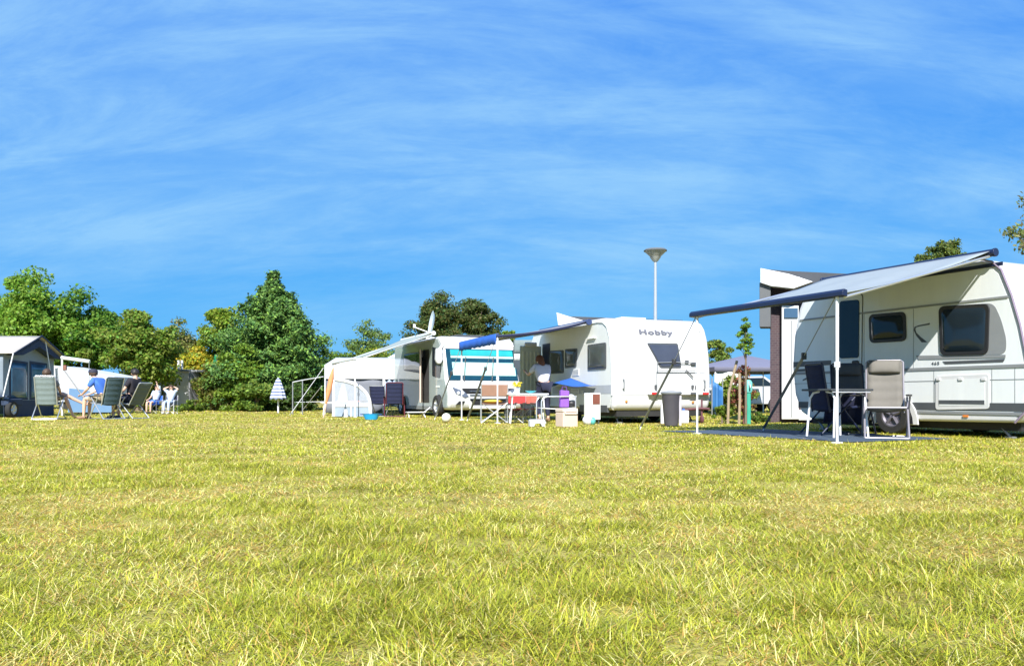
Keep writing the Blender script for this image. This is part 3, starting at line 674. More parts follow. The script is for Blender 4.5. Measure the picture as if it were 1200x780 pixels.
for x in (-.2, .2): MB().tube([(x, -.12, .012), (x, 0, .19), (x, .26, .012)], .014, 6).build('leg', ALU, st)
# blue sunshade cloth on the caravan side
y0, z0 = F2.side(652, 453); y1, z1 = F2.side(700, 450)
rows = []
for i in range(7):
    u = i / 6
    rows.append([F2.w(-.04 - .45 * u, y1 + (y0 - y1) * j / 12, 0.87 - .03 * u + (0.20 * (1 - abs(j - 7) / 5.5) if abs(j - 7) < 5.5 else 0) ** 1.0 * (.55 + .45 * (1 - u)) ) for j in range(13)])
tag(MB().grid(rows).build('sun_shade', BLUEF, solid=.008), 'low peaked royal blue cloth stretched from the white caravan side', 'sun shade')
# stool legs / poles that carry the blue cloth
for k, (p, Yp) in enumerate(((655, 18.55), (693, 17.6))):
    b = at(p, HZ, Yp)
# waste bin on stand
c = G(786, 497); bn = thing('waste_bin', 'dark grey tapered bin standing at the white caravan end', 'bin', (c.x, c.y - .05, 0), 0)
MB().lathe((0, 0, .03), [(.13, 0), (.145, .05), (.19, .62), (.20, .64), (.18, .63), (.17, .58)], 20).build('barrel', M('dark_bin_plastic', (0.075, 0.07, 0.085), 0.5, var=0.2), bn)
MB().lathe((0, 0, .66), [(.205, 0), (.215, .025), (.19, .05), (.05, .065), (.001, .066)], 20).build('lid', MGREY, bn)
MB().box((.16, -.10, .33), (.05, .03, .60)).build('strip', M('pale_strip', (0.45, 0.42, 0.46), 0.5), bn, 0.01)
c = at(776, HZ, 18.0); po = thing('leg_post', 'short white post between the bin and the grey tie strap', 'post', (c.x, c.y - .02, 0), 0)
MB().box((0, 0, .22), (.075, .075, .42)).build('shaft', WPOLE, po, .01); MB().box((0, 0, .445), (.16, .09, .03)).build('head', WPOLE, po, .008)
c = at(801, HZ, 18.4); o = thing('water_container', 'white square water container beside the dark bin', 'container', (c.x, c.y, 0), R(12))
MB().box((0, 0, .15), (.20, .20, .30)).build('body', WHITE, o, .03); MB().lathe((0, 0, .295), [(.03, 0), (.03, .04), (.001, .045)], 12).build('cap', BLUEF, o)
c = at(689, HZ, 17.75); o = thing('carrier_bag', 'white carrier bag with teal side slumped by the beige cool box', 'bag', (c.x, c.y - .1, 0), 0)
MB().ell((0, 0, .10), (.13, .09, .115), 12, 8).build('body', WHITE, o); MB().ell((.09, -.02, .08), (.07, .08, .09), 10, 8).build('teal_side', M('teal_plastic', (0.10, 0.42, 0.40), 0.4), o)
c = G(523, 493, 2); o = thing('ball', 'white ball lying on the grass by the motorhome wheel', 'ball', (c.x, c.y, 0), 0)
MB().ell((0, 0, .115), .11, 20, 14).build('shell', M('cream_leather', (0.72, 0.68, 0.55), 0.5, var=0.15, scale=10), o)
c = at(487, HZ, 23.6); st = thing('entrance_step', 'white folding step on the ground by the motorhome door', 'step', (c.x, c.y, 0), R(20))
MB().box((0, 0, .16), (.55, .30, .03)).build('tread', WHITE, st, .01)
for x in (-.24, .24): MB().tube([(x, -.22, .012), (x * .9, 0, .155), (x, .22, .012)], .015, 6).build('leg', WPOLE, st)
MB().tube([(.25, 0, .15), (.45, .05, .30)], .015, 6).build('hinge_arm', WPOLE, st)
# satellite dish on the motorhome roof
b = at(505, 390, 26.2); sd = thing('satellite_dish', 'white satellite dish turned edge on above the motorhome roof', 'satellite dish', (b.x, b.y, 2.44), 0)
MB().box((0, 0, .04), (.30, .30, .08)).build('base', OFFWHITE, sd, .02)
MB().tube([(0, 0, .06), (0.02, 0, .30)], .03, 8).build('mast', OFFWHITE, sd)
m = Matrix.Rotation(R(15), 3, 'Z') @ Matrix.Rotation(R(-80), 3, 'Y') @ Matrix.Rotation(0, 3, 'Z')
MB().lathe((0.04, 0, .55), [(.001, .03), (.15, .022), (.28, .0), (.38, -.045), (.395, -.045), (.29, .015), (.15, .04), (.002, .048)], 28, m @ Matrix.Scale(-1, 3, Vector((0, 0, 1)))).build('dish', M('pale_dish', (0.62, 0.68, 0.67), 0.4), sd)
ar = MB().tube([(0.0, 0, .22), (-.5, -.12, .40)], .018, 6).build('arm', OFFWHITE, sd); MB().box((-.52, -.13, .44), (.08, .07, .12)).build('receiver', OFFWHITE, ar, .015)
# privacy wall between motorhome and white caravan
t = thing('wind_break_panel', 'dark grey awning side wall with a white top band beside the motorhome', 'side wall', F3.w(2.25, -.1) + Vector((0, 0, 0)), R(4))
MB().grid([[(.62 * j / 8, .02 * math.sin(j * 1.7), 1.72 * i / 4 + .02) for j in range(9)] for i in range(5)]).build('lower_cloth', M('dark_charcoal_cloth', (0.035, 0.045, 0.055), 0.9, var=0.2), t, solid=.012)
MB().grid([[(.62 * j / 8, .015 * math.sin(j * 1.7), 1.73 + .20 * i / 2) for j in range(9)] for i in range(3)]).build('top_band', WHITE, t, solid=.014)
MB().grid([[(.62 * j / 8, .012 * math.sin(j * 1.7), 1.94 + .42 * i / 3) for j in range(9)] for i in range(4)]).build('upper_cloth', M('grey_green_cloth', (0.16, 0.20, 0.20), 0.9, var=0.15), t, solid=.012)
for x in (-.01, .63): MB().tube([(x, 0, .012), (x, 0, 2.36)], .016, 8).build('post', DGREY, t)

# ---- frame tent in the middle distance with arched wind screen
YT = 29.5
zT = lambda z: .6 + (z - .6) * YT / 27
X0, X1 = (381 - 600) / F * YT, (472 - 600) / F * YT
t = thing('awning_tent', 'white roofed awning tent with grey walls left of the motorhome', 'tent', (X0, YT, 0), R(3))
w = X1 - X0 + .1
MB().prism([(-.02, -.03, 1.26), (w, -.03, 1.26), (w, -.03, 1.76), (-.02, -.03, 1.76)], (0, .03, 0)).build('valance', WHITE, t, .008)
MB().grid([[(-.02 + (w + .02) * j / 10, -.02 + 2.6 * i / 6, 1.76 + .40 * i / 6 - .04 * math.sin(PI * j / 2.5) * math.sin(PI * i / 6)) for j in range(11)] for i in range(7)]).build('roof', M('white_canvas', (0.72, 0.73, 0.74), 0.8, var=.05, trans=.15), t, solid=.01)
GW = M('grey_tent_wall', (0.16, 0.17, 0.20), 0.85, var=.12, scale=4)
MB().grid([[(.02 + 2.05 * j / 12, .05 + .03 * math.sin(j * 1.1), .02 + 1.30 * i / 5) for j in range(13)] for i in range(6)]).build('front_wall', GW, t, solid=.008)
MB().grid([[(0, .05 + 2.5 * j / 8, .02 + (1.6 + .4 * j / 8) * i / 5) for j in range(9)] for i in range(6)]).build('end_wall', GW, t, solid=.008)
MB().grid([[(2.16 + (w - 2.18) * j / 14, .06 + .06 * math.sin(j * 1.6), .25 + 1.0 * i / 5) for j in range(15)] for i in range(6)]).build('curtain', M('pale_blue_curtain', (0.33, 0.42, 0.55), 0.8, var=.2, scale=5), t, solid=.008)
MB().grid([[(w, .05 + 2.5 * j / 8, .02 + (1.6 + .4 * j / 8) * i / 5) for j in range(9)] for i in range(6)]).build('end_wall', GW, t, solid=.008)
for x in (0, 2.11): MB().tube([(x, -.01, .012), (x, -.01, 1.72)], .022, 8).build('pole', WPOLE, t)
# caravan behind that tent, its wedge roof showing
b = at(430, HZ, 33.4); t = thing('touring_caravan', 'white caravan mostly hidden behind the grey walled awning tent', 'caravan', (b.x, b.y, 0), R(3))
MB().prism([(-1.6, 0, .35), (2.3, 0, .35), (2.3, 0, 2.2), (1.2, 0, 2.42), (.6, 0, 2.12), (-1.5, 0, 1.98)], (0, 2.0, 0)).build('body', WHITE, t, .08)
MB().prism([(-1.2, -.012, 1.15), (-.2, -.012, 1.15), (-.2, -.012, 1.7), (-1.2, -.012, 1.7)], (0, .02, 0)).build('window', GLASS, t)
MB().box((.3, 1, .3), (3.4, 1.8, .14)).build('chassis', CHASSIS, t)
wheel(t, .3, .1, .3, .18, -1).rotation_euler.z = R(90)

YA = 24.3; b = at(391, HZ, YA)
t = thing('arched_wind_screen', 'clear vinyl wind screen with a white quarter arch frame', 'wind screen', (b.x, b.y, 0), R(-2))
wa = 43 / F * YA; ha = 31 / F * YA
arc = [(wa * math.sin(k * PI / 28), 0, .34 + ha * .98 * math.cos(k * PI / 28) ** .9) for k in range(15)]
MB().tube([(0, 0, .02)] + arc + [(wa + .02, 0, .02)], .048, 8).build('frame', WPOLE, t)
MB().prism([(0, 0, .34)] + arc, (0, .008, 0)).build('pane', clear_vinyl('clear_vinyl', (.55, .60, .66), .28), t)
MB().prism([(0, -.02, .30), (wa, -.02, .30), (wa, -.02, .41), (0, -.02, .41)], (0, .03, 0)).build('band', WHITE, t, .008)
MB().prism([(0, 0, .02), (wa, 0, .02), (wa, 0, .30), (0, 0, .30)], (0, .01, 0)).build('skirt', M('blue_grey_vinyl', (.26, .32, .38), .5, var=.3, scale=5), t)
for x in (.02, wa * .48): MB().tube([(x, -.015, .01), (x, -.015, .42)], .018, 8).build('stake', WPOLE, t)
# things behind the clear screen: patterned table with cloth
c = at(413, HZ, 26.3); tt = table('small table under a pink flowered cloth behind the clear wind screen', (c.x, c.y, 0), R(4), .95, .5, .48, M('pink_flowered_cloth', (.55, .22, .20), .8, var=.7, scale=22), WPOLE)
c = at(404, HZ, 26.45); o = thing('cloth_bundle', 'cream towel heaped behind the clear wind screen', 'towel', (c.x - .1, c.y + .25, 0), 0)
MB().lathe((0, 0, 0), [(.26, 0), (.22, .3), (.14, .7), (.06, 1.0), (.001, 1.05)], 14).build('folds', M('cream_towel', (.55, .55, .42), .9, var=.3, scale=8, bump=.5, bscale=12), o)
# tubular frame windbreak, guy lines and orange pole
b = at(343, HZ, 27.5); t = thing('tent_frame', 'bare metal tube frame standing between striped parasol and tent', 'tent frame', (b.x, b.y, 0), R(2))
for x, h in ((0, 1.10), (.33, 1.17)): MB().tube([(x, 0, .012), (x, 0, h)], .02, 8).build('post', STEEL, t)
MB().tube([(0, 0, 1.10), (.33, 0, 1.17), (1.05, -.05, 1.29)], .018, 8).build('top_rail', STEEL, t)
MB().tube([(.0, .3, .42), (1.0, .3, .44)], .012, 6).build('low_rail', STEEL, t)
ROPE = M('pale_rope', (.5, .5, .5), .8)
for k, (p0, p1, lb) in enumerate((((379, 431), (340, 485), 'longer pale guy line from the tent corner to the turf'), ((377, 452), (352, 483), 'shorter pale guy line low beside the tent frame'))):
    a, e = at(*p0, 26.8), G(*p1, 2); e.z = .01
    t = thing('guy_line', lb, 'guy line', e, 0, 'guy lines of the awning tent'); d = a - e
    MB().tube([(0, 0, .03), tuple(d)], .012, 5).build('rope', ROPE, t); MB().tube([(.03, 0, .09), (0, 0, .04), (-.02, 0, -.06)], .008, 5).build('peg', STEEL, t)
ORA = M('orange_canvas', (.62, .25, .10), .8, var=.2, scale=8)
e = G(379, 487); t = thing('beach_umbrella', 'rolled orange umbrella leaning against the awning tent corner', 'umbrella', e, 0)
MB().tube([(0, 0, .02), (.12, .1, .75), (.24, .2, 1.45)], .02, 8).build('pole', M('pink_wood', (.55, .38, .30), .6), t)
MB().tube([(.06, .05, .42), (.13, .11, .8), (.19, .16, 1.15), (.23, .19, 1.40)], [.03, .075, .07, .02], 10).build('cover', ORA, t)
c = at(386, HZ, 26.6); table('tiny white side table by the orange umbrella', (c.x, c.y, 0), 0, .5, .4, .44, OFFWHITE, WPOLE)
c = at(407, HZ, 24.1); o = thing('lantern', 'small white lantern standing before the clear wind screen', 'lantern', (c.x - .02, c.y - .1, 0), 0)
MB().lathe((0, 0, 0), [(.07, .01), (.07, .05), (.05, .06)], 12).build('base', OFFWHITE, o); MB().lathe((0, 0, .06), [(.06, 0), (.07, .1), (.05, .18)], 12).build('shade', WHITE, o); MB().tube([(-.05, 0, .22), (0, 0, .30), (.05, 0, .22)], .006, 5).build('handle', STEEL, o)
# navy chairs and tub
RST = M('red_steel', (.12, .02, .03), .5)
c = at(446, HZ, 25.0); recliner('navy folding chair with grey armrest left of its pair', (c.x, c.y, 0), R(168), NAVYF, STEEL, 'navy chairs before the awning tent', 12, pillow=False, s=.72)
c = at(462, HZ, 24.6); recliner('high backed navy chair nearest the motorhome side', (c.x, c.y, 0), R(190), NAVYF, RST, 'navy chairs before the awning tent', 14, s=.85)
c = G(435, 489); o = thing('wash_tub', 'bright blue oval wash tub on the grass before the navy chairs', 'tub', (c.x, c.y, 0), 0)
MB().lathe((0, 0, .015), [(.16, 0), (.22, .14), (.24, .15), (.21, .14), (.15, .012)], 24, Matrix.Diagonal((1, .75, 1))).build('basin', M('bright_blue_plastic', (.02, .32, .62), .35), o)
for x in (-.24, .24): MB().tube([(x, -.06, .15), (x * 1.15, 0, .15), (x, .06, .15)], .014, 6).build('handle', M('navy_plastic', (.03, .07, .3), .4), o)
# striped closed parasol
b = G(326, 483, 1.2); t = thing('parasol', 'blue and white striped parasol half folded before the conifer', 'parasol', b, 0)
Yp = b.y; s_ = Yp / F
MB().tube([(0, 0, .01), (0, 0, 42 * s_)], .03, 8).build('pole', WPOLE, t)
prof = [(9.2 * s_, 17 * s_), (8.6 * s_, 19 * s_), (6.6 * s_, 27 * s_), (4.2 * s_, 34 * s_), (2.0 * s_, 39.5 * s_), (.4 * s_, 41.5 * s_)]
vs = []; n = 32
rows = [[(r * (1 + .10 * math.cos(8 * 2 * PI * j / n)) * math.cos(2 * PI * j / n), r * (1 + .10 * math.cos(8 * 2 * PI * j / n)) * math.sin(2 * PI * j / n), z - .04 * (i == 0) * math.cos(8 * 2 * PI * j / n)) for j in range(n + 1)] for i, (r, z) in enumerate(prof)]
MB().grid(rows).build('canopy', stripe_mat('blue_white_stripes', (.75, .77, .80), (.10, .14, .28), 2.6), t, solid=.01)

# ---- left side: trailer tent, low white tent, chairs
BEIGE = M('beige_canvas', (.50, .46, .40), .85, var=.06, scale=3, bump=.3, bscale=80, trans=.12)
BLUEG = M('blue_grey_canvas', (.24, .29, .34), .85, var=.08, scale=3, bump=.3, bscale=80)
DNAVY = M('dark_blue_canvas', (.025, .042, .085), .85, var=.15)
t = thing('trailer_tent', 'beige roofed trailer tent with dark blue windows at the left edge', 'tent', (-14.75, 23.5, 0), 0)
Wt, Lt, ze, zr = 2.6, 5.0, 1.86, 2.46
def sagroof(y_e, y_r, nm):
    rows = [[(.36 - (Lt + .36) * j / 12, y_e + (y_r - y_e) * i / 6, ze + (zr - ze) * i / 6 - .05 * math.sin(PI * (j % 6) / 6) * math.sin(PI * i / 6)) for j in range(13)] for i in range(7)]
    MB().grid(rows).build(nm, BEIGE, t, solid=.012)
sagroof(-.12, Wt / 2, 'roof_slope'); sagroof(Wt + .12, Wt / 2, 'roof_slope')
MB().prism([(0, 0, .42), (0, Wt, .42), (0, Wt, ze - .03), (0, Wt / 2, zr - .04), (0, 0, ze - .03)], (-.012, 0, 0)).build('gable_wall', BLUEG, t)
MB().prism([(.012, 0.02, .02), (.012, Wt - .02, .02), (.012, Wt - .02, .50), (.012, 0.02, .50)], (-.012, 0, 0)).build('ground_skirt', DNAVY, t)
for ya, yb in ((.28, 1.18), (1.28, 2.2)):
    wf = MB().prism([(.004, ya, .52), (.004, yb, .52), (.004, yb, 1.66), (.004, ya, 1.70)], (.012, 0, 0)).build('window', DNAVY, t)
    MB().grid([[(.022, ya + .06 + (yb - ya - .12) * j / 10, .58 + 1.03 * i / 5) for j in range(11)] for i in range(6)]).build('pane', M('blue_vinyl', (.045, .12, .20), .15, var=.7, scale=2.2, spec=.7), wf, solid=.006)
MB().grid([[(-Lt * j / 12, .0, .60 + (ze - .60) * i / 5) for j in range(13)] for i in range(6)]).build('side_wall', BLUEG, t, solid=.01)
MB().grid([[(-Lt * j / 12, Wt, .05 + (ze - .05) * i / 5) for j in range(13)] for i in range(6)]).build('back_wall', BLUEG, t, solid=.01)
MB().prism([(.37, -.14, ze - .05), (.37, Wt / 2, zr - .02), (.37, Wt + .14, ze - .05), (.37, Wt + .14, ze + .0), (.37, Wt / 2, zr + .03), (.37, -.14, ze + .0)], (.02, 0, 0)).build('verge_trim', DNAVY, t)
MB().prism([(.05, .02, ze - .05), (.05, Wt / 2, zr - .1), (.05, Wt - .02, ze - .05), (.05, Wt * .82, ze - .02), (.05, Wt / 2, zr - .33), (.05, Wt * .18, ze - .02)], (.25, 0, 0)).build('canopy_lining', DNAVY, t)
MB().tube([(.38, -.14, ze), (.10, -.16, .62)], .018, 8).build('pole', WPOLE, t)
MB().tube([(.30, Wt * .62, zr - .15), (.34, Wt * .75, .9)], .016, 8).build('pole', WPOLE, t)
MB().box((-.6, .35, .45), (1.5, .7, .20)).build('trailer_box', DNAVY, t, .03)
wheel(t, 0.14, .18, .24, .14, 1)
MB().box((-.13, -.10, .29), (.13, .05, .56)).build('checker_leg', stripe_mat('checker', (.7, .7, .7), (.4, .45, .5), 4.0), t, .006)
MB().box((-.25, -.05, .62), (.9, .16, .05)).build('side_ledge', DNAVY, t, .01)
WC = M('white_tarpaulin', (.56, .59, .60), .6, var=.05, trans=.1)
YL = 29.0; b = at(62, HZ, YL)
t = thing('folding_caravan', 'low white folding caravan with blue lower body behind the seated man', 'caravan', (b.x, b.y, 0), R(-2))
lw = 74 / F * YL
zz = lambda q: H - (q - HZ) / F * YL
MB().prism([(0, 0, .42), (lw, 0, .42), (lw, 0, zz(441)), (lw * .5, 0, zz(434)), (0, 0, zz(428))], (0, 1.9, 0)).build('upper_body', WC, t, .03)
MB().prism([(.55, -.02, .05), (lw - .1, -.02, .05), (lw - .1, -.02, .48), (1.2, -.02, .86), (.6, -.02, .92)], (0, .03, 0)).build('lower_panel', M('steel_blue_panel', (.12, .22, .36), .5, var=.1), t, .01)
MB().box((lw / 2, .95, .30), (lw - .3, 1.7, .26)).build('chassis', CHASSIS, t)
wheel(t, lw * .55, .12, .27, .16, -1).rotation_euler.z = R(90)
b = at(72, HZ, 25.5); t = thing('canopy_stand', 'short white canopy frame beside the trailer tent gable', 'canopy frame', (b.x, b.y, 0), R(4))
zq = lambda q: H - (q - HZ) / F * 25.5
MB().tube([(0, 0, zq(419)), (.86, 0, zq(423.5))], .06, 10).build('canopy_tube', M('pale_tube', (.62, .68, .68), .4), t)
MB().tube([(.02, 0, .012), (.02, 0, zq(420))], .03, 8).build('post', WPOLE, t)
MB().prism([(-.16, .02, .7), (.0, .02, .65), (.0, .02, 1.55), (-.2, .02, 1.5)], (0, .03, 0)).build('white_flap', WC, t)
MB().tube([(.05, -.02, 1.5), (.95, -.25, .35)], .02, 6).build('strut', DGREY, t)
MB().tube([(.84, 0, zq(423)), (.84, 0, .012)], .012, 6).build('post', STEEL, t)
MB().box((.12, -.02, 1.52), (.10, .08, .16)).build('winch_box', M('red_brown_box', (.22, .09, .06), .6), t, .02)

C1L = at(58, HZ, 21.6); recliner('grey green recliner seen from behind next to the trailer tent', (C1L.x, C1L.y, 0), R(192), GREENG, ALU, 'recliners of the seated group', 13, s=1.0)
C2L = at(124, HZ, 21.8); recliner('dark slate recliner of the man in the blue shirt', (C2L.x, C2L.y, 0), R(238), TEALG, ALU, 'recliners of the seated group', 19, s=1.0)
C3L = at(152, HZ, 22.4); recliner('slate recliner tilted back under the woman in black', (C3L.x, C3L.y, 0), R(252), M('grey_slate_fabric', (.10, .125, .13), .8, var=.12), ALU, 'recliners of the seated group', 32, pillow=False, s=.9)
# ================================================================== PEOPLE
def skin_mesh(chains, sub=2):
    """chains: lists of (name, pos, radius); names shared between chains are one joint. Returns an evaluated mesh"""
    idx, vs, rs, es = {}, [], [], []
    for ch in chains:
        prev = None
        for nm, p, r in ch:
            if nm not in idx: idx[nm] = len(vs); vs.append(tuple(p)); rs.append(r)
            if prev is not None: es.append((prev, idx[nm]))
            prev = idx[nm]
    me = bpy.data.meshes.new('tmp'); me.from_pydata(vs, es, [])
    o = bpy.data.objects.new('tmp', me); COL.objects.link(o)
    k = o.modifiers.new('s', 'SKIN'); k.use_smooth_shade = True
    for i, sv in enumerate(me.skin_vertices[0].data):
        sv.radius = (rs[i], rs[i]); sv.use_root = (i == 0)
    s2 = o.modifiers.new('u', 'SUBSURF'); s2.levels = sub; s2.render_levels = sub
    out = bpy.data.meshes.new_from_object(o.evaluated_get(bpy.context.evaluated_depsgraph_get()))
    bpy.data.objects.remove(o); bpy.data.meshes.remove(me)
    return out
def join_mb(me, mb):
    bm = bmesh.new(); bm.from_mesh(me); off = [bm.verts.new(v) for v in mb.v]
    for f in mb.f:
        try: bm.faces.new([off[i] for i in f]).smooth = True
        except ValueError: pass
    bmesh.ops.recalc_face_normals(bm, faces=bm.faces)
    bm.to_mesh(me); bm.free(); return me
def put(me, name, mat, parent):
    me.name = name; me.materials.clear(); me.materials.append(mat)
    me.polygons.foreach_set('use_smooth', [True] * len(me.polygons))
    o = bpy.data.objects.new(name, me); COL.objects.link(o); o.parent = parent; return o

BASE = dict(pelvis=(0, .06, .57), waist=(0, .12, .76), chest=(0, .16, .98), neck=(0, .165, 1.14), head=(0, .14, 1.27),
            shL=(-.18, .17, 1.06), elL=(-.26, .06, .80), wrL=(-.22, -.16, .69), paL=(-.21, -.24, .68),
            shR=(.18, .17, 1.06), elR=(.26, .06, .80), wrR=(.22, -.16, .69), paR=(.21, -.24, .68),
            hiL=(-.095, .04, .555), knL=(-.11, -.40, .56), anL=(-.11, -.43, .11), toL=(-.115, -.58, .05),
            hiR=(.095, .04, .555), knR=(.11, -.40, .56), anR=(.11, -.43, .11), toR=(.115, -.58, .05))
def person(label, loc, rz, pose, shirt, legs, hair, face_yaw=0.0, sleeves=True, long_legs=False, cap=None, long_hair=False, s=1.0, shoes=None, group=None):
    J = {k: Vector(v) * s for k, v in {**BASE, **pose}.items()}
    t = thing('person', label, 'person', loc, rz, group)
    r = lambda x: x * s
    hd = J['head']; ch = []
    ch.append([('pelvis', J['pelvis'], r(.125)), ('waist', J['waist'], r(.115)), ('chest', J['chest'], r(.125)), ('neck', J['neck'], r(.055)), ('head0', J['neck'].lerp(hd, .55), r(.058)), ('head', hd, r(.085)), ('crown', hd + (hd - J['neck']).normalized() * r(.07), r(.065))])
    for a in 'LR':
        ch.append([('chest', J['chest'], r(.125)), ('sh' + a, J['sh' + a], r(.058)), ('ua' + a, J['sh' + a].lerp(J['el' + a], .5), r(.048)), ('el' + a, J['el' + a], r(.038)), ('fa' + a, J['el' + a].lerp(J['wr' + a], .35), r(.038)), ('wr' + a, J['wr' + a], r(.026)), ('pa' + a, J['pa' + a], r(.034))])
        ch.append([('pelvis', J['pelvis'], r(.125)), ('hi' + a, J['hi' + a], r(.088)), ('th' + a, J['hi' + a].lerp(J['kn' + a], .5), r(.074)), ('kn' + a, J['kn' + a], r(.054)), ('ca' + a, J['kn' + a].lerp(J['an' + a], .3), r(.056)), ('an' + a, J['an' + a], r(.034)), ('he' + a, J['an' + a] + (J['an' + a] - J['kn' + a]).normalized() * r(.05), r(.034)), ('to' + a, J['to' + a], r(.028))])
    me = skin_mesh(ch)
    mb = MB(); ym = Matrix.Rotation(face_yaw, 3, 'Z')
    for a in 'LR':                                   # fingers and thumb
        d = (J['pa' + a] - J['wr' + a]).normalized(); sd = d.cross(Vector((0, 0, 1)));
        sd = sd.normalized() if sd.length > .1 else Vector((1, 0, 0)); dn = sd.cross(d).normalized()
        for k, L in enumerate((.060, .072, .068, .052)):
            p = J['pa' + a] + d * r(.02) + sd * r(.016 * (k - 1.5))
            mb.tube([p, p + d * r(L * .5), p + d * r(L * .85) + dn * r(-.02), p + d * r(L) + dn * r(-.035)], [r(.0095), r(.009), r(.008), r(.006)], 6)
        sg = -1 if a == 'L' else 1
        p = J['wr' + a].lerp(J['pa' + a], .45)
        mb.tube([p, p + sd * r(.035 * sg) + d * r(.025), p + sd * r(.042 * sg) + d * r(.055)], [r(.013), r(.011), r(.008)], 6)
    fwd = ym @ Vector((0, -1, 0)); sx = ym @ Vector((1, 0, 0))
    mb.tube([hd + fwd * r(.085) + Vector((0, 0, r(.02))), hd + fwd * r(.115) - Vector((0, 0, r(.018))), hd + fwd * r(.085) - Vector((0, 0, r(.022)))], [r(.008), r(.015), r(.010)], 6)
    for k in (-1, 1):
        mb.ell(hd + sx * (k * r(.088)), (r(.018), r(.02), r(.032)), 8, 6, ym)
    mb.ell(hd + fwd * r(.082) - Vector((0, 0, r(.05))), (r(.026), r(.010), r(.008)), 8, 6, ym)
    body = put(join_mb(me, mb), 'body', SKIN, t)
    ey = MB()
    for k in (-1, 1): ey.ell(hd + fwd * r(.086) + sx * (k * r(.032)) + Vector((0, 0, r(.012))), r(.011), 8, 6)
    ey.build('eyes', BLACK, t)
    P = lambda n, rad, q=None: (n, J[n] if q is None else q, r(rad))
    sc = [[P('pelvis', .138), P('waist', .152), P('chest', .172), ('nk', J['neck'] - Vector((0, 0, r(.05))), r(.075))]]
    for a in 'LR':
        e = J['sh' + a].lerp(J['el' + a], .75 if sleeves else .15)
        sc.append([P('chest', .172), P('sh' + a, .088), ('sl' + a, e, r(.064))])
    put(skin_mesh(sc), 'shirt', shirt, t)
    lc = []
    for a in 'LR':
        c = [P('pelvis', .142), P('hi' + a, .104)]
        if long_legs: c += [('th' + a, J['hi' + a].lerp(J['kn' + a], .5), r(.09)), P('kn' + a, .07), ('ca' + a, J['kn' + a].lerp(J['an' + a], .45), r(.064)), ('an2' + a, J['kn' + a].lerp(J['an' + a], .93), r(.052))]
        else: c += [('th' + a, J['hi' + a].lerp(J['kn' + a], .45), r(.092)), ('kk' + a, J['hi' + a].lerp(J['kn' + a], .80), r(.080))]
        lc.append(c)
    put(skin_mesh(lc), 'trousers' if long_legs else 'shorts', legs, t)
    hb = MB(); rows = []
    up = Vector((0, 0, 1))
    for i in range(9):                                # hair shell round the back and top of the head
        th = PI * .62 * i / 8
        row = []
        for j in range(21):
            ph = 2 * PI * j / 20; front = math.cos(ph)
            tt = th * (1 - .42 * max(0, front))
            dv = fwd * (math.sin(tt) * math.cos(ph)) + sx * (math.sin(tt) * math.sin(ph)) + up * math.cos(tt)
            rr = r(.108 + .006 * math.sin(5 * ph + 3 * th))
            row.append(tuple(hd + up * r(.018) + Vector((dv.x * rr * .93, dv.y * rr * 1.02, dv.z * rr * 1.05))))
        rows.append(row)
    hb.grid(rows)
    if long_hair:
        hb.tube([hd - fwd * r(.06) + up * r(.02), hd - fwd * r(.105) - up * r(.08), hd - fwd * r(.11) - up * r(.22), hd - fwd * r(.09) - up * r(.34)], [r(.07), r(.085), r(.07), r(.02)], 10)
    hb.build('hair', hair, t, solid=r(.012), angle=80)
    if cap:
        cbm = MB().lathe(hd + up * r(.045), [(r(.116), 0), (r(.118), r(.03)), (r(.10), r(.075)), (r(.05), r(.10)), (r(.001), r(.105))], 18)
        cbm.prism([hd + up * r(.05) + fwd * r(.09) + sx * r(.09), hd + up * r(.045) + fwd * r(.19) + sx * r(.06), hd + up * r(.045) + fwd * r(.19) - sx * r(.06), hd + up * r(.05) + fwd * r(.09) - sx * r(.09)], (0, 0, r(.012)))
        cbm.build('cap', cap, t)
    if shoes:
        for a in 'LR':
            p, q = J['an' + a], J['to' + a]
            m = MB(); d = Vector((q.x - p.x, q.y - p.y, 0)).normalized(); z0 = r(.012)
            m.tube([Vector((p.x, p.y, z0 + r(.035))) - d * r(.05), Vector((p.x, p.y, z0 + r(.045))), Vector((q.x, q.y, z0 + r(.03))), Vector((q.x, q.y, z0 + r(.025))) + d * r(.04)], [r(.032), r(.045), r(.042), r(.02)], 10).build('shoe', shoes, t)
    return t

HBR = M('brown_hair', (.07, .04, .022), .6, var=.3, scale=30); HDK = M('dark_hair', (.018, .014, .012), .55, var=.3, scale=30); HRED = M('auburn_hair', (.13, .045, .02), .55, var=.35, scale=30)
BLUES = M('royal_blue_jersey', (.05, .15, .50), .85, var=.1, scale=8); BLKS = M('black_jersey', (.018, .016, .022), .85, var=.2, scale=8)
KHAKI = M('khaki_cotton', (.30, .24, .15), .85, var=.12, scale=8); PALEB = M('pale_blue_cotton', (.42, .50, .66), .85, var=.1, scale=8)
NVYC = M('navy_cotton', (.015, .018, .045), .85, var=.2, scale=8); LILAC = M('white_lilac_cotton', (.58, .58, .68), .85, var=.06, scale=8)
GREYC = M('grey_cotton', (.2, .2, .22), .85)
# woman hidden by her chair: legs crossed out to the right
d180 = 192
person('person with bare crossed legs sitting behind the grey green recliner', (C1L.x, C1L.y, 0), R(d180),
       dict(head=(0, .20, 1.215), neck=(0, .20, 1.09), chest=(0, .18, .94), hiL=(-.09, .04, .555), knL=(-.26, -.40, .60), anL=(-.44, -.42, .12), toL=(-.50, -.55, .05), knR=(-.16, -.48, .70), anR=(-.66, -.62, .42), toR=(-.80, -.66, .40)),
       GREYC, KHAKI, HBR)
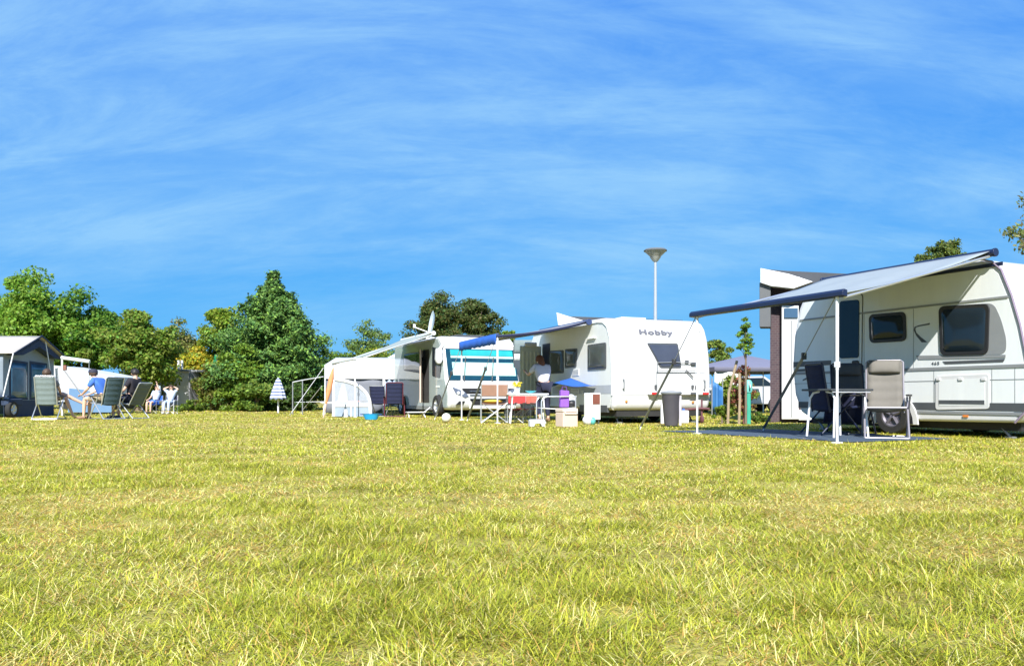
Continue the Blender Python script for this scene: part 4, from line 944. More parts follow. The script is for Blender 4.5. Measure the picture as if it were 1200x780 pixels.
# man in the blue shirt, leaning forward with a cap
person('person in blue shirt and dark cap leaning forward with bare knees', (C2L.x - .16, C2L.y + .06, 0), R(262),
       dict(waist=(0, .06, .76), chest=(0, -.07, .96), neck=(0, -.17, 1.10), head=(0, -.23, 1.215), shL=(-.2, -.08, 1.05), shR=(.2, -.08, 1.05), elL=(-.25, -.24, .80), elR=(.25, -.24, .80), wrL=(-.14, -.44, .68), wrR=(.14, -.44, .68), paL=(-.12, -.51, .66), paR=(.12, -.51, .66)),
       BLUES, KHAKI, HBR, cap=M('dark_cap', (.03, .03, .05), .8), face_yaw=R(-30), shoes=M('tan_sandal', (.25, .15, .09), .7))
person('person with dark hair in a black top sitting beside the blue shirted man', (C3L.x - .02, C3L.y, 0), R(256),
       dict(chest=(0, .20, .96), neck=(0, .22, 1.12), head=(0, .19, 1.25), wrL=(-.12, -.22, .66), wrR=(.12, -.24, .66), paL=(-.08, -.29, .65), paR=(.09, -.31, .65)), BLKS, NVYC, HDK, shoes=BLACK)
c = at(181, HZ, 29.5); K1 = c
stool_chair('blue folding chair of the distant person with one arm raised', (c.x, c.y, 0), R(180 - 15), BLUEF, STEEL, 'far folding chairs by the hedge').scale = (.74,) * 3
pp = person('distant person in pale top raising one arm beside the hedge', (c.x, c.y, 0), R(-15),
       dict(head=(0, .16, 1.27), elR=(.26, .0, 1.20), wrR=(.16, -.02, 1.42), paR=(.15, -.02, 1.49)), PALEB, BLUES, HDK, shoes=BLACK); pp.scale = (.74,) * 3
c = at(199, HZ, 29.0)
stool_chair('white framed folding chair of the distant person with hands behind head', (c.x, c.y, 0), R(180), NVYC, WPOLE, 'far folding chairs by the hedge').scale = (.74,) * 3
pp = person('distant person in pale blue clothes with both hands behind the head', (c.x, c.y, 0), 0,
       dict(elL=(-.36, .10, 1.20), wrL=(-.14, .2, 1.30), paL=(-.08, .24, 1.30), elR=(.36, .10, 1.20), wrR=(.14, .2, 1.30), paR=(.08, .24, 1.30)), PALEB, PALEB, HBR, long_legs=True, shoes=WHITE); pp.scale = (.74,) * 3
# woman leaning in at the caravan door
c = at(636, HZ, 19.9)
person('person with auburn hair in a white top and navy trousers leaning into the caravan doorway', (c.x, c.y, 0), R(205),
       dict(pelvis=(0, .08, .90), waist=(0, .03, 1.05), chest=(0, -.07, 1.24), neck=(0, -.13, 1.39), head=(0, -.17, 1.50), shL=(-.19, -.06, 1.33), shR=(.19, -.06, 1.33), elL=(-.24, -.22, 1.12), elR=(.24, -.28, 1.15), wrL=(-.20, -.42, 1.12), wrR=(.22, -.50, 1.22), paL=(-.19, -.49, 1.13), paR=(.21, -.56, 1.25),
            hiL=(-.10, .07, .86), hiR=(.10, .07, .86), knL=(-.11, .02, .48), knR=(.12, -.08, .50), anL=(-.11, .08, .09), anR=(.13, .10, .12), toL=(-.12, -.08, .04), toR=(.13, -.05, .05)),
       LILAC, NVYC, HRED, long_hair=True, long_legs=True, shoes=M('tan_sandal', (.25, .15, .09), .7))

# ================================================================== HUTS, LAMP, RIGHT HAND GAP
BR = brick_mat('purple_brown_brick', (.055, .034, .042), (.075, .046, .052), (.10, .085, .085))
DROOF = M('dark_roof_sheet', (.045, .05, .06), .7, var=.2, scale=4)
def hut(label, Y, ang, poly_f, poly_r, soffit, wall, depth, loc_p):
    b = at(loc_p, HZ, Y); fr = Frame(b.x, b.y, math.cos(R(ang)), -math.sin(R(ang)))
    t = thing('service_hut', label, 'building', (b.x, b.y, 0), fr.rz, 'service huts behind the caravans')
    q = lambda p, r, y: (lambda e: (e[0], y, e[1]))(fr.end(p, r, y))
    MB().prism([q(*p, .12) for p in poly_r], (0, depth, 0)).build('roof', DROOF, t, .01)
    MB().prism([q(*p, -.15) for p in poly_f], (0, .26, 0)).build('fascia', WHITE, t, .01)
    if soffit: MB().prism([q(*p, -.05) for p in soffit], (0, .5, 0)).build('overhang_panel', M('dark_soffit', (.10, .105, .11), .7), t, .01)
    (pa, pb), zt = wall
    x0, _, z0 = q(pa, zt, .5); x1 = q(pb, zt, .5)[0]
    MB().box(((x0 + x1) / 2, .5 + (depth - .4) / 2, z0 / 2), (x1 - x0, depth - .4, z0)).build('wall', BR, t)
    return t, q
t, q = hut('brick service hut with a white wedge fascia behind the near caravan', 18.6, 19,
        [(891, 314), (891, 331), (903, 335), (930, 338), (953, 330), (925, 321)], [(893, 315), (923, 317.3), (1010, 321.5), (1010, 332), (952, 332), (903, 334)],
        [(890, 331), (903, 333), (903, 383), (890, 383)], ((902.5, 1085), 333), 4.0, 902)
dw = MB().prism([q(916, 358, .3), q(936, 358, .3), q(936, 491, .3), q(916, 491, .3)], (0, .17, 0)).build('door', WHITE, t, .01)
MB().prism([q(919, 361, .26), q(935, 361, .26), q(935, 372, .26), q(919, 372, .26)], (0, .06, 0)).build('window', M('blue_door_glass', (.05, .10, .17), .15), dw)
MB().prism([q(927, 375, .28), q(928, 375, .28), q(928, 488, .28), q(927, 488, .28)], (0, .03, 0)).build('groove', MGREY, dw)
MB().prism([q(936, 480, .28), q(1066, 480, .28), q(1066, 492, .28), q(936, 492, .28)], (0, .1, 0)).build('base_sill', OFFWHITE, t, .01)
hut('brick service hut whose dark roof rises behind the middle white caravan', 27.5, 6,
        [(652, 366), (654, 381), (690, 381), (686, 376), (668, 371)], [(654, 367), (668, 370.5), (735, 373), (800, 375), (800, 383), (654, 383)], None, ((657, 798), 381), 4.0, 655)
b = at(768, HZ, 25); s_ = 25 / F
t = thing('street_lamp', 'tall thin lamp post with an upturned cone shade behind the white caravan', 'street lamp', (b.x, b.y, 0), 0)
zl = lambda q: H - (q - HZ) * s_
MB().tube([(0, 0, .01), (0, 0, 2.2), (0, 0, zl(307))], [.075, .06, .04], 10).build('pole', M('grey_lamp_pole', (.33, .36, .40), .5), t)
MB().lathe((0, 0, 0), [(.045, zl(307)), (.08, zl(306)), (.16, zl(302)), (.17, zl(301.6)), (.05, zl(301))], 20).build('lamp_body', M('pale_lamp_body', (.50, .50, .46), .4), t)
MB().lathe((0, 0, 0), [(.10, zl(303)), (.335, zl(294.6)), (.345, zl(294)), (.32, zl(294.2)), (.10, zl(301.5))], 24).build('lamp_glass', clear_vinyl('smoked_diffuser', (.45, .44, .38), .75), t)
MB().lathe((0, 0, 0), [(.35, zl(294.6)), (.36, zl(293.6)), (.31, zl(292)), (.08, zl(291)), (.001, zl(290.8))], 24).build('lamp_cover', M('dark_lamp_cover', (.13, .14, .14), .5), t)

# lilac gazebo, white van and stakes in the gap at the right
YG = 30.0; b = at(868, HZ, YG); t = thing('gazebo', 'lilac grey gazebo canopy standing beyond the gap by the brick hut', 'gazebo', (b.x, b.y, 0), R(8))
zg = lambda q: H - (q - HZ) / F * YG
LIL = M('lilac_grey_canvas', (.19, .19, .26), .85, var=.08, trans=.1)
gw = 1.7
MB().add([(-gw, -gw, zg(432)), (gw, -gw, zg(432)), (gw, gw, zg(432)), (-gw, gw, zg(432)), (0.2, 0, zg(416)), (-gw, -gw, zg(437)), (gw, -gw, zg(437)), (gw, gw, zg(437)), (-gw, gw, zg(437))],
         [(0, 1, 4), (1, 2, 4), (2, 3, 4), (3, 0, 4), (0, 5, 6, 1), (1, 6, 7, 2), (2, 7, 8, 3), (3, 8, 5, 0)]).build('canopy', LIL, t, solid=.01)
for x in (-gw + .04, gw - .04):
    for y in (-gw + .04, gw - .04): MB().tube([(x, y, .01), (x, y, zg(433))], .025, 8).build('leg', WPOLE, t)
MB().grid([[(-gw + .05 + .9 * j / 8, -gw + .06 + .05 * math.sin(j), .05 + 1.5 * i / 4) for j in range(9)] for i in range(5)]).build('side_curtain', OFFWHITE, t, solid=.01)
b = at(866, HZ, 33.5); t = thing('parked_car', 'pale parked car half hidden beneath the lilac gazebo', 'car', (b.x, b.y, 0), R(6))
cp = [(-1.9, .30), (-1.92, .75), (-1.75, .95), (-1.1, 1.02), (-.6, 1.42), (.75, 1.45), (1.35, 1.05), (1.85, .95), (1.92, .60), (1.88, .30)]
MB().prism([(x, -.8, z) for x, z in cp], (0, 1.6, 0)).build('body', M('pale_car_paint', (.55, .57, .62), .25, coat=.5), t, .06, 3)
MB().prism([(-.92, -.815, 1.02), (-.52, -.815, 1.36), (.70, -.815, 1.38), (1.15, -.815, 1.05)], (0, .03, 0)).build('side_window', GLASS, t)
for x in (-1.2, 1.2):
    for y in (-.74, .74): wheel(t, x, y, .30, .19, -1 if y < 0 else 1).rotation_euler.z = R(90)
for x in (-1.88, 1.88): MB().box((x, -.5, .72), (.10, .3, .12)).build('headlight' if x < 0 else 'tail_lamp', MGREY if x < 0 else REDL, t, .02)
b = at(838, HZ, 26); t = thing('tarpaulin', 'bright blue tarpaulin sheet hanging just right of the white caravan', 'tarpaulin', (b.x - .1, b.y, 0), 0)
MB().grid([[(.34 * j / 8, .05 * math.sin(j * 1.3), .15 + (1.0 - .25 * j / 8) * i / 5) for j in range(9)] for i in range(6)]).build('sheet', M('cobalt_tarpaulin', (.03, .14, .34), .6, var=.2, scale=5), t, solid=.01)
for x in (0.0, .34): MB().tube([(x, .0, .01), (x, .0, 1.2)], .018, 6).build('post', STEEL, t)
b = at(877, HZ, 17.8); t = thing('water_post', 'turquoise green water tap post left of the brick hut corner', 'tap post', (b.x, b.y, 0), 0)
MB().tube([(0, 0, .01), (0, 0, .78)], .055, 10).build('pipe', M('sea_green_paint', (.04, .32, .22), .5, var=.2), t); MB().lathe((0, 0, .70), [(.07, 0), (.085, .04), (.085, .22), (.05, .27), (.001, .28)], 14).build('head', M('pale_green_paint', (.15, .50, .45), .5), t)
MB().tube([(0, -.04, .86), (0, -.14, .86), (0, -.16, .80)], .018, 8).build('tap', STEEL, t)
for p, Yp, hh, lb in ((853, 17.9, 1.40, 'leaning bare stake at the left of the thin sapling'), (866, 17.7, 1.12, 'upright weathered stake close to the thin sapling')):
    b = at(p, HZ, Yp); t = thing('wooden_stake', lb, 'stake', (b.x, b.y, 0), 0, 'stakes by the sapling')
    MB().tube([(0, 0, .01), (.02, 0, hh * .5), (.20 if p == 853 else .01, 0, hh)], .03, 7).build('shaft', M('weathered_wood', (.30, .23, .15), .9, var=.3, scale=9), t)
    MB().tube([(.03, -.035, hh * .6), (.06, 0, hh * .62), (.03, .035, hh * .6)], .01, 6).build('tie', BLACK, t)
# far van behind the trees at the left
b = at(212, HZ, 36.0); t = thing('shed', 'small pale shed with grey gable wall half hidden by the left trees', 'shed', (b.x, b.y, 0), R(-20))
MB().box((-.2, .8, 1.0), (1.9, 1.6, 1.55)).build('wall', WHITE, t)
MB().box((.77, .6, .98), (.06, 1.9, 1.45)).build('grey_wall', M('grey_boards', (.20, .20, .22), .8, var=.15), t)
MB().prism([(-1.3, -.15, 1.78), (1.0, -.15, 1.70), (1.0, -.15, 1.78), (-1.3, -.15, 1.90)], (0, 2.0, 0)).build('roof', MGREY, t, .01)
for x in (-.5, -.3): MB().tube([(x, .4, 1.84), (x, .4, 2.25)], .05, 8).build('vent_pipe', OFFWHITE, t)
b = at(175, HZ, 44); t = thing('parked_van', 'pale blue grey van glimpsed between trunks behind the hedge', 'van', (b.x, b.y, 0), R(4))
MB().prism([(x, -.9, z) for x, z in [(-2.2, .3), (-2.25, 1.0), (-1.7, 1.2), (-1.2, 1.95), (2.2, 2.0), (2.25, .3)]], (0, 1.8, 0)).build('body', M('ice_blue_paint', (.36, .46, .54), .3), t, .06)
MB().prism([(-1.45, -.915, 1.25), (-1.05, -.915, 1.75), (2.0, -.915, 1.75), (2.0, -.915, 1.25)], (0, .03, 0)).build('side_window', GLASS, t)
for x in (-1.4, 1.4): wheel(t, x, -.84, .33, .2, -1).rotation_euler.z = R(90)
b = at(254, 428, 37.2); t = thing('pennant_flag', 'narrow green feather flag among the yellow green shrubs', 'flag', (b.x, b.y, 0), 0)
MB().tube([(0, 0, .01), (0, 0, 2.55)], .02, 6).build('pole', STEEL, t)
MB().grid([[(-.35 * k / 4 * (.25 + .75 * (1 - i / 8) ** .8), .05 * math.sin(k + i * .7), 1.45 + 1.1 * i / 8) for k in range(5)] for i in range(9)]).build('cloth', M('emerald_cloth', (.01, .25, .10), .8, trans=.3), t, solid=.008)
# ================================================================== TREES AND SHRUBS
def leaf_mesh(C, N, size, cols, asp=0.55):
    """many leaf faces: centres C, facing N, per leaf size and colour"""
    n = len(C)
    N = N / np.maximum(np.linalg.norm(N, axis=1, keepdims=True), 1e-6)
    a = RNG.normal(size=(n, 3)); T = np.cross(N, a); T /= np.maximum(np.linalg.norm(T, axis=1, keepdims=True), 1e-6); B = np.cross(N, T)
    s = size[:, None] * 0.5
    V = np.stack([C - T * s, C + B * s * asp + N * s * .15, C + T * s, C - B * s * asp + N * s * .15], 1).reshape(-1, 3)
    me = bpy.data.meshes.new('crown'); me.vertices.add(4 * n); me.loops.add(4 * n); me.polygons.add(n)
    me.vertices.foreach_set('co', V.astype(np.float32).ravel())
    me.loops.foreach_set('vertex_index', np.arange(4 * n, dtype=np.int32))
    me.polygons.foreach_set('loop_start', np.arange(0, 4 * n, 4, dtype=np.int32))
    me.update()
    at_ = me.attributes.new('col', 'FLOAT_COLOR', 'POINT')
    c4 = np.concatenate([np.repeat(cols, 4, 0), np.ones((4 * n, 1))], 1).astype(np.float32); at_.data.foreach_set('color', c4.ravel())
    return me
def leaf_cols(n, base, var=.25, hue=.15, alt=None, af=0.0):
    base = np.array(base) * 1.55; alt = None if alt is None else np.array(alt) * 1.55
    b = np.array(base)[None] * (1 + var * RNG.normal(size=(n, 1)).clip(-1.8, 1.8))
    b = b * (1 + hue * RNG.normal(size=(n, 3)) * np.array([1, .3, .6]))
    if alt is not None:
        k = RNG.random(n) < af; b[k] = np.array(alt)[None] * (1 + var * RNG.normal(size=(k.sum(), 1)).clip(-1.8, 1.8))
    return b.clip(.002, .9)

def broadleaf(label, p, Y, top, width, crown_low, nclump, nleaf, size, col, alt=None, af=0.0, csz=.30, group='trees around the field', name='broadleaf_tree', nlimb=7, up=.4, dy=.8, shape=1.0, thin=1.0, trunk_r=.16, tcol=None, cat='tree', lean=0.0, hue=.15, var=.28):
    b = at(p, HZ, Y); s_ = Y / F
    zt = H - (top - HZ) * s_; zl = H - (crown_low - HZ) * s_; rx = width * s_ / 2; rz_ = (zt - zl) / 2; ry = rx * dy; zc = (zt + zl) / 2
    t = thing(name, label, cat, (b.x, b.y, 0), 0, group)
    # clump centres spread through an irregular ellipsoid
    cl = []; nclump = int(nclump * 2.0)
    while len(cl) < nclump:
        q = RNG.normal(size=3); q /= np.linalg.norm(q); rr = RNG.random() ** .45
        f = 1 - shape * .35 * max(0, q[2])
        w = .82 + .25 * math.sin(3.1 * q[0] + 5 * q[1] + p) + .12 * RNG.normal()
        cl.append(np.array([q[0] * rx * rr * f * w + lean * q[2] * rx, q[1] * ry * rr * f * w, zc + q[2] * rz_ * rr * (.92 + .12 * RNG.normal())]))
    cl = np.array(cl); rc = min(rx, rz_) * csz * .84
    nleaf = int(nleaf * 1.5); size *= .92; per = max(1, nleaf // nclump); Cs, Ns = [], []
    for c in cl:
        q = RNG.normal(size=(per, 3)); q /= np.linalg.norm(q, axis=1, keepdims=True)
        rr = RNG.random((per, 1)) ** .6; r_ = rc * (.65 + .6 * RNG.random())
        Cs.append(c + q * rr * r_ * np.array([1.1, 1.0, .75])); Ns.append(q * .6 + np.array([0, 0, up]) + .55 * RNG.normal(size=(per, 3)))
    C = np.concatenate(Cs); N = np.concatenate(Ns)
    k = C[:, 2] > .04; C, N = C[k], N[k]
    me = leaf_mesh(C, N, size * (.6 + .8 * RNG.random(len(C))), leaf_cols(len(C), col, var, hue, alt, af))
    tint = 1 + .16 * np.sin(C[:, 0] * 2.1 + p) * np.sin(C[:, 1] * 1.7 + C[:, 2] * 1.9)
    o = bpy.data.objects.new('crown', me); COL.objects.link(o); o.parent = t; me.materials.append(LEAF)
    tm = MB()
    zs = max(.3, zl + rz_ * .25)
    tm.tube([(0, 0, -.02), (.03 * rx, .02, zs * .5), (.0, 0, zs), (lean * rx * .4, 0, zc + rz_ * .35)], [trunk_r * 1.25, trunk_r, trunk_r * .85, trunk_r * .25], 9)
    for i in range(nlimb):
        c = cl[int(RNG.integers(len(cl)))]; z0 = zs * (.55 + .5 * RNG.random()); z0 = min(z0, c[2])
        m = np.array([c[0] * .45, c[1] * .45, z0 + (c[2] - z0) * .62])
        tm.tube([(0, 0, z0), tuple(m), tuple(c)], [trunk_r * .5, trunk_r * .3, trunk_r * .09], 6)
    tm.build('trunk', tcol or BROWNT, t)
    return t

def conifer(label, p, Y, top, width, n_br, col):
    b = at(p, HZ, Y); s_ = Y / F; zt = H - (top - HZ) * s_; rx = width * s_ / 2
    t = thing('conifer_tree', label, 'tree', (b.x, b.y, 0), 0, 'trees around the field')
    Cs, Ns, Sz, tm = [], [], [], MB()
    tm.tube([(0, 0, -.02), (.05, 0, zt * .5), (0, 0, zt * .97)], [.22, .13, .02], 9)
    for i in range(n_br):
        u = (i + RNG.random()) / n_br; z = .15 + (zt - .15) * u ** .95
        a = RNG.random() * 2 * PI
        w = (1 - u) ** 1.12 * (.78 + .14 * math.sin(3 * a + 7 * u) + .42 * RNG.random())
        if u < .10: w *= .85 + 1.3 * u
        L = max(.18, rx * w * 1.05)
        d = np.array([math.cos(a), math.sin(a), 0.0]); rise = L * (.25 + .95 * u); droop = L * .16
        m = int(60 + 190 * L)
        f = RNG.random(m) ** .7
        base = np.array([0, 0, z]) + d[None] * (L * f)[:, None] + np.array([0, 0, 1.0])[None] * (rise * f - droop * f ** 2)[:, None]
        spread = (.07 + .19 * L * (1 - f * .75))[:, None]
        off = RNG.normal(size=(m, 3)) * np.array([1, 1, .70]) * spread * .8
        Cs.append(base + off); Ns.append(np.array([0, 0, .8]) + d * .5 + .55 * RNG.normal(size=(m, 3))); Sz.append(.17 * (.6 + .7 * RNG.random(m)))
        if i % 3 == 0: tm.tube([(0, 0, z), tuple(np.array([0, 0, z]) + d * L * .8 + np.array([0, 0, rise * .7]))], [.035, .01], 5)
    C, N, S = np.concatenate(Cs), np.concatenate(Ns), np.concatenate(Sz); k = C[:, 2] > .05
    me = leaf_mesh(C[k], N[k], S[k], leaf_cols(int(k.sum()), col, .30, .12, (col[0] * 2.0, col[1] * 1.7, col[2] * 1.2), .22), .42)
    o = bpy.data.objects.new('crown', me); COL.objects.link(o); o.parent = t; me.materials.append(NEEDLE)
    tm.build('trunk', BROWNT, t)
    return t

MAPLE = (.115, .205, .022); OLIVE = (.125, .155, .024); BRIGHT = (.135, .205, .022); YEL = (.30, .26, .020); PINE = (.075, .095, .022); MID = (.075, .130, .022)
broadleaf('tall bright green maple rising behind the trailer tent', 42, 40, 319, 150, 452, 46, 26000, .20, MAPLE, (.15, .24, .03), .3, .30, dy=.7)
broadleaf('leafy green maple just right of the tallest left tree', 100, 41, 334, 105, 462, 34, 17000, .19, (.065, .14, .018), MAPLE, .35, .32, dy=.7)
broadleaf('dense green tree cut by the left edge of the picture', -22, 41, 322, 110, 455, 30, 15000, .20, MAPLE, (.13, .2, .03), .25, .32, dy=.7)
broadleaf('olive green rounded tree over the far seated pair', 163, 34.5, 361, 112, 468, 40, 19000, .17, (.11, .18, .022), (.15, .18, .03), .4, .30, dy=.8)
broadleaf('sparse brownish tree with bare twigs above the pale shed', 212, 42, 374, 80, 450, 32, 6500, .15, (.13, .16, .035), (.17, .15, .05), .3, .28, nlimb=22, trunk_r=.09)
broadleaf('bright yellow green tree left of the big conifer', 258, 42, 360, 74, 446, 30, 11000, .17, BRIGHT, (.2, .24, .03), .35, .32)
conifer('big dark green conifer broad at the base in the middle left', 320, 37, 323, 160, 330, (.055, .112, .024))
broadleaf('pale feathery grey green tree between conifer and motorhome', 430, 46, 377, 92, 452, 34, 5600, .15, (.10, .15, .05), BRIGHT, .3, .30, nlimb=26, trunk_r=.08, hue=.12)
broadleaf('spreading olive pine with two tops above the motorhome', 512, 44, 339, 90, 424, 44, 20000, .15, (.056, .084, .020), (.11, .10, .03), .22, .33, name='pine_tree', nlimb=16)
broadleaf('narrower right half pine leaning over the motorhome roof', 558, 45, 343, 56, 416, 30, 11000, .15, (.060, .088, .022), (.12, .11, .035), .2, .34, name='pine_tree', nlimb=12)
broadleaf('little bright green treetop peeking over the blue awning', 597, 46, 379, 22, 420, 8, 1400, .17, BRIGHT, None, 0, .5)
broadleaf('loose pale green tree right of the white caravan', 843, 36, 394, 44, 446, 16, 2600, .13, (.12, .165, .03), OLIVE, .3, .34, nlimb=12, trunk_r=.07)
broadleaf('round green pine top showing over the near awning', 1106, 30, 281, 62, 332, 34, 8000, .12, (.085, .115, .03), OLIVE, .35, .32, name='pine_tree', nlimb=14)
# thin sapling in the right hand gap: slender stem with tufts
broadleaf('thin young sapling with sparse tufts of leaves in the right gap', 874, 17.6, 368, 24, 420, 14, 800, .075, (.12, .21, .03), OLIVE, .25, .34, name='sapling', nlimb=7, trunk_r=.022, shape=.2)
broadleaf('reddish brown twiggy shrub at the foot of the thin sapling', 872, 18.0, 428, 38, 488, 24, 1500, .07, (.15, .12, .035), (.22, .06, .05), .42, .30, name='shrub', nlimb=30, trunk_r=.035, cat='shrub', tcol=M('red_brown_twig', (.19, .08, .06), .9, var=.4))
broadleaf('leafy olive shrub under the lilac gazebo', 858, 27, 436, 60, 486, 22, 3800, .11, OLIVE, BRIGHT, .3, .32, name='shrub', nlimb=8, trunk_r=.04, cat='shrub')
broadleaf('low green bush between the white caravan and the stakes', 846, 18.2, 474, 34, 492, 12, 1500, .06, (.11, .16, .025), BRIGHT, .4, .4, name='shrub', nlimb=4, trunk_r=.02, cat='shrub')
broadleaf('low dark green bush at the foot of the brick hut', 886, 18.2, 482, 40, 497, 14, 1800, .06, (.07, .12, .02), OLIVE, .3, .4, name='shrub', nlimb=4, trunk_r=.02, cat='shrub')
SH = 'shrubs along the back hedge'
for a in (('dense dark hedge shrub behind the folding caravan', 112, 38, 430, 90, 486, 26, 8000, .16, (.05, .095, .016), MID, .3),
          ('olive hedge shrub behind the raised arm person', 168, 36, 440, 60, 486, 20, 4600, .13, (.085, .12, .02), OLIVE, .4),
          ('low leafy bush below the pale shed', 222, 33, 466, 50, 486, 16, 3200, .10, (.075, .12, .02), BRIGHT, .3),
          ('golden yellow flowering shrub above the pale shed roof', 226, 41, 404, 84, 466, 34, 11000, .14, YEL, BRIGHT, .25),
          ('brownish green shrub right of the pale shed', 246, 36, 424, 58, 484, 26, 7500, .13, (.12, .15, .025), (.16, .14, .04), .3),
          ('tall bright leafy shrub hugging the conifer left side', 280, 34.5, 398, 58, 486, 30, 8200, .15, (.105, .17, .022), BRIGHT, .5),
          ('pale leaved low shrub in front of the conifer base', 300, 33.5, 440, 46, 486, 22, 5200, .14, (.13, .19, .03), MID, .4),
          ('dark low shrub behind the striped parasol', 345, 34.5, 446, 64, 486, 22, 5600, .14, (.045, .08, .018), MID, .25),
          ('mid green shrub between conifer and awning tent', 392, 40, 408, 70, 482, 24, 6800, .15, MID, BRIGHT, .35),
          ('bright green bush behind the white awning of the motorhome', 440, 41, 404, 64, 462, 24, 6800, .14, (.12, .17, .022), YEL, .15)):
    broadleaf(*a, csz=.34, group=SH, name='shrub', nlimb=8, trunk_r=.05, cat='shrub')
# tree standing just outside the right edge; one leafy branch reaches into view
b = at(1300, HZ, 13.5); t = thing('overhanging_tree', 'tree beyond the right edge whose leafy twig hangs over the near caravan', 'tree', (b.x, b.y + .8, 0), 0)
tm = MB().tube([(0, 0, -.02), (.05, 0, 1.8), (0, 0, 3.6), (-.1, 0, 4.6)], [.16, .13, .09, .03], 9); Cs = []
def twig(q0, q1, n, tip):
    a = np.array(q0); e = np.array(q1); tm.tube([tuple(a), tuple(a * .5 + e * .5 + np.array([0, 0, .12])), tuple(e)], [.035, .02, .006], 6)
    for i in range(n):
        f = RNG.random() ** .6; c = a + (e - a) * f + np.array([0, 0, .12 * math.sin(PI * f)])
        Cs.append(c + RNG.normal(size=(14, 3)) * tip)
def wl(p, q, Y): v = at(p, q, Y); return (v.x - b.x, v.y - b.y - .8, v.z)
twig((0, 0, 2.9), wl(1180, 271, 13.6), 26, .055); twig((0, 0, 3.4), wl(1200, 238, 13.9), 16, .06); twig((0, 0, 3.1), wl(1193, 291, 13.5), 14, .05)
for k in range(46):
    a = RNG.random() * 2 * PI; r_ = .5 + .75 * RNG.random(); twig((0, 0, 2.4 + 2 * RNG.random()), (.35 + r_ * math.cos(a), r_ * math.sin(a), 2.9 + 2.2 * RNG.random()), 9, .10)
C = np.concatenate(Cs); N = RNG.normal(size=C.shape) + np.array([0, 0, .5])
me = leaf_mesh(C, N, .075 * (.6 + .8 * RNG.random(len(C))), leaf_cols(len(C), (.16, .15, .06), .3, .15, (.10, .13, .03), .5)); me.materials.append(LEAF)
o = bpy.data.objects.new('crown', me); COL.objects.link(o); o.parent = t; tm.build('trunk', BROWNT, t)

# ================================================================== GROUND AND GRASS
def gmat():
    m = bpy.data.materials.new('dry_turf'); m.use_nodes = True; nt = m.node_tree; N = nt.nodes.new; L = nt.links.new
    b = nt.nodes['Principled BSDF']; tc = N('ShaderNodeTexCoord')
    n1 = N('ShaderNodeTexNoise'); n1.inputs['Scale'].default_value = .6; n1.inputs['Detail'].default_value = 6
    n2 = N('ShaderNodeTexNoise'); n2.inputs['Scale'].default_value = 45; n2.inputs['Detail'].default_value = 6
    for n in (n1, n2): L(tc.outputs['Object'], n.inputs['Vector'])
    ad = N('ShaderNodeMath'); ad.operation = 'ADD'; L(n1.outputs['Fac'], ad.inputs[0]); L(n2.outputs['Fac'], ad.inputs[1])
    rp = N('ShaderNodeValToRGB'); e = rp.color_ramp.elements
    e[0].position = .72; e[0].color = (.14, .11, .035, 1); e[1].position = 1.25; e[1].color = (.36, .31, .08, 1)
    x = e.new(.95); x.color = (.26, .22, .055, 1)
    L(ad.outputs[0], rp.inputs['Fac']); L(rp.outputs['Color'], b.inputs['Base Color']); b.inputs['Roughness'].default_value = .95; b.inputs['Specular IOR Level'].default_value = .1
    bp = N('ShaderNodeBump'); bp.inputs['Strength'].default_value = .6; bp.inputs['Distance'].default_value = .02; L(n2.outputs['Fac'], bp.inputs['Height']); L(bp.outputs['Normal'], b.inputs['Normal'])
    return m
g = MB().grid([[(x, y, 0) for x in np.linspace(-600, 600, 25)] for y in np.linspace(-100, 1100, 25)]).build('ground', gmat()); g['kind'] = 'structure'

def vnoise(x, y, sc, seed):
    r = np.random.default_rng(seed).random((256, 256)); x = x / sc + 71.3; y = y / sc + 37.7
    xi = np.floor(x).astype(int); yi = np.floor(y).astype(int); fx = x - xi; fy = y - yi; fx = fx * fx * (3 - 2 * fx); fy = fy * fy * (3 - 2 * fy)
    q = lambda a, b: r[a & 255, b & 255]
    return (q(xi, yi) * (1 - fx) + q(xi + 1, yi) * fx) * (1 - fy) + (q(xi, yi + 1) * (1 - fx) + q(xi + 1, yi + 1) * fx) * fy

def scatter(y0, y1, dens, margin):
    n = int(dens * (y1 - y0) * (y0 + y1) * .66 + dens * 2 * margin * (y1 - y0))
    y = np.sqrt(y0 ** 2 + (y1 ** 2 - y0 ** 2) * RNG.random(n)); hw = .66 * y + margin
    return (RNG.random(n) * 2 - 1) * hw, y
def grass_bands():
    XY, Wd, Ln, LV = [], [], [], []
    for y0, y1, dens, wd, ln in BANDS:
        x, y = scatter(y0, y1, dens, 1.3)
        XY.append(np.stack([x, y], 1)); Wd.append(np.full(len(x), wd)); Ln.append(np.full(len(x), ln))
    P = np.concatenate(XY); W_ = np.concatenate(Wd); L_ = np.concatenate(Ln)
    # keep the groundsheet and the bodies of wheels clear
    lx = (P[:, 0] - F1.ox) * F1.c + (P[:, 1] - F1.oy) * F1.s; ly = -(P[:, 0] - F1.ox) * F1.s + (P[:, 1] - F1.oy) * F1.c
    keep = ~((lx > -2.78) & (lx < -.72) & (ly > .55) & (ly < 4.35))
    return P[keep], W_[keep], L_[keep]
BANDS = [(1.2, 2.6, 31000, .0025, .056), (2.6, 4.5, 17000, .0030, .052), (4.5, 8.0, 8500, .0042, .046), (8.0, 15.0, 2600, .0078, .044), (15.0, 28.0, 700, .015, .046), (28.0, 55.0, 90, .040, .060)]
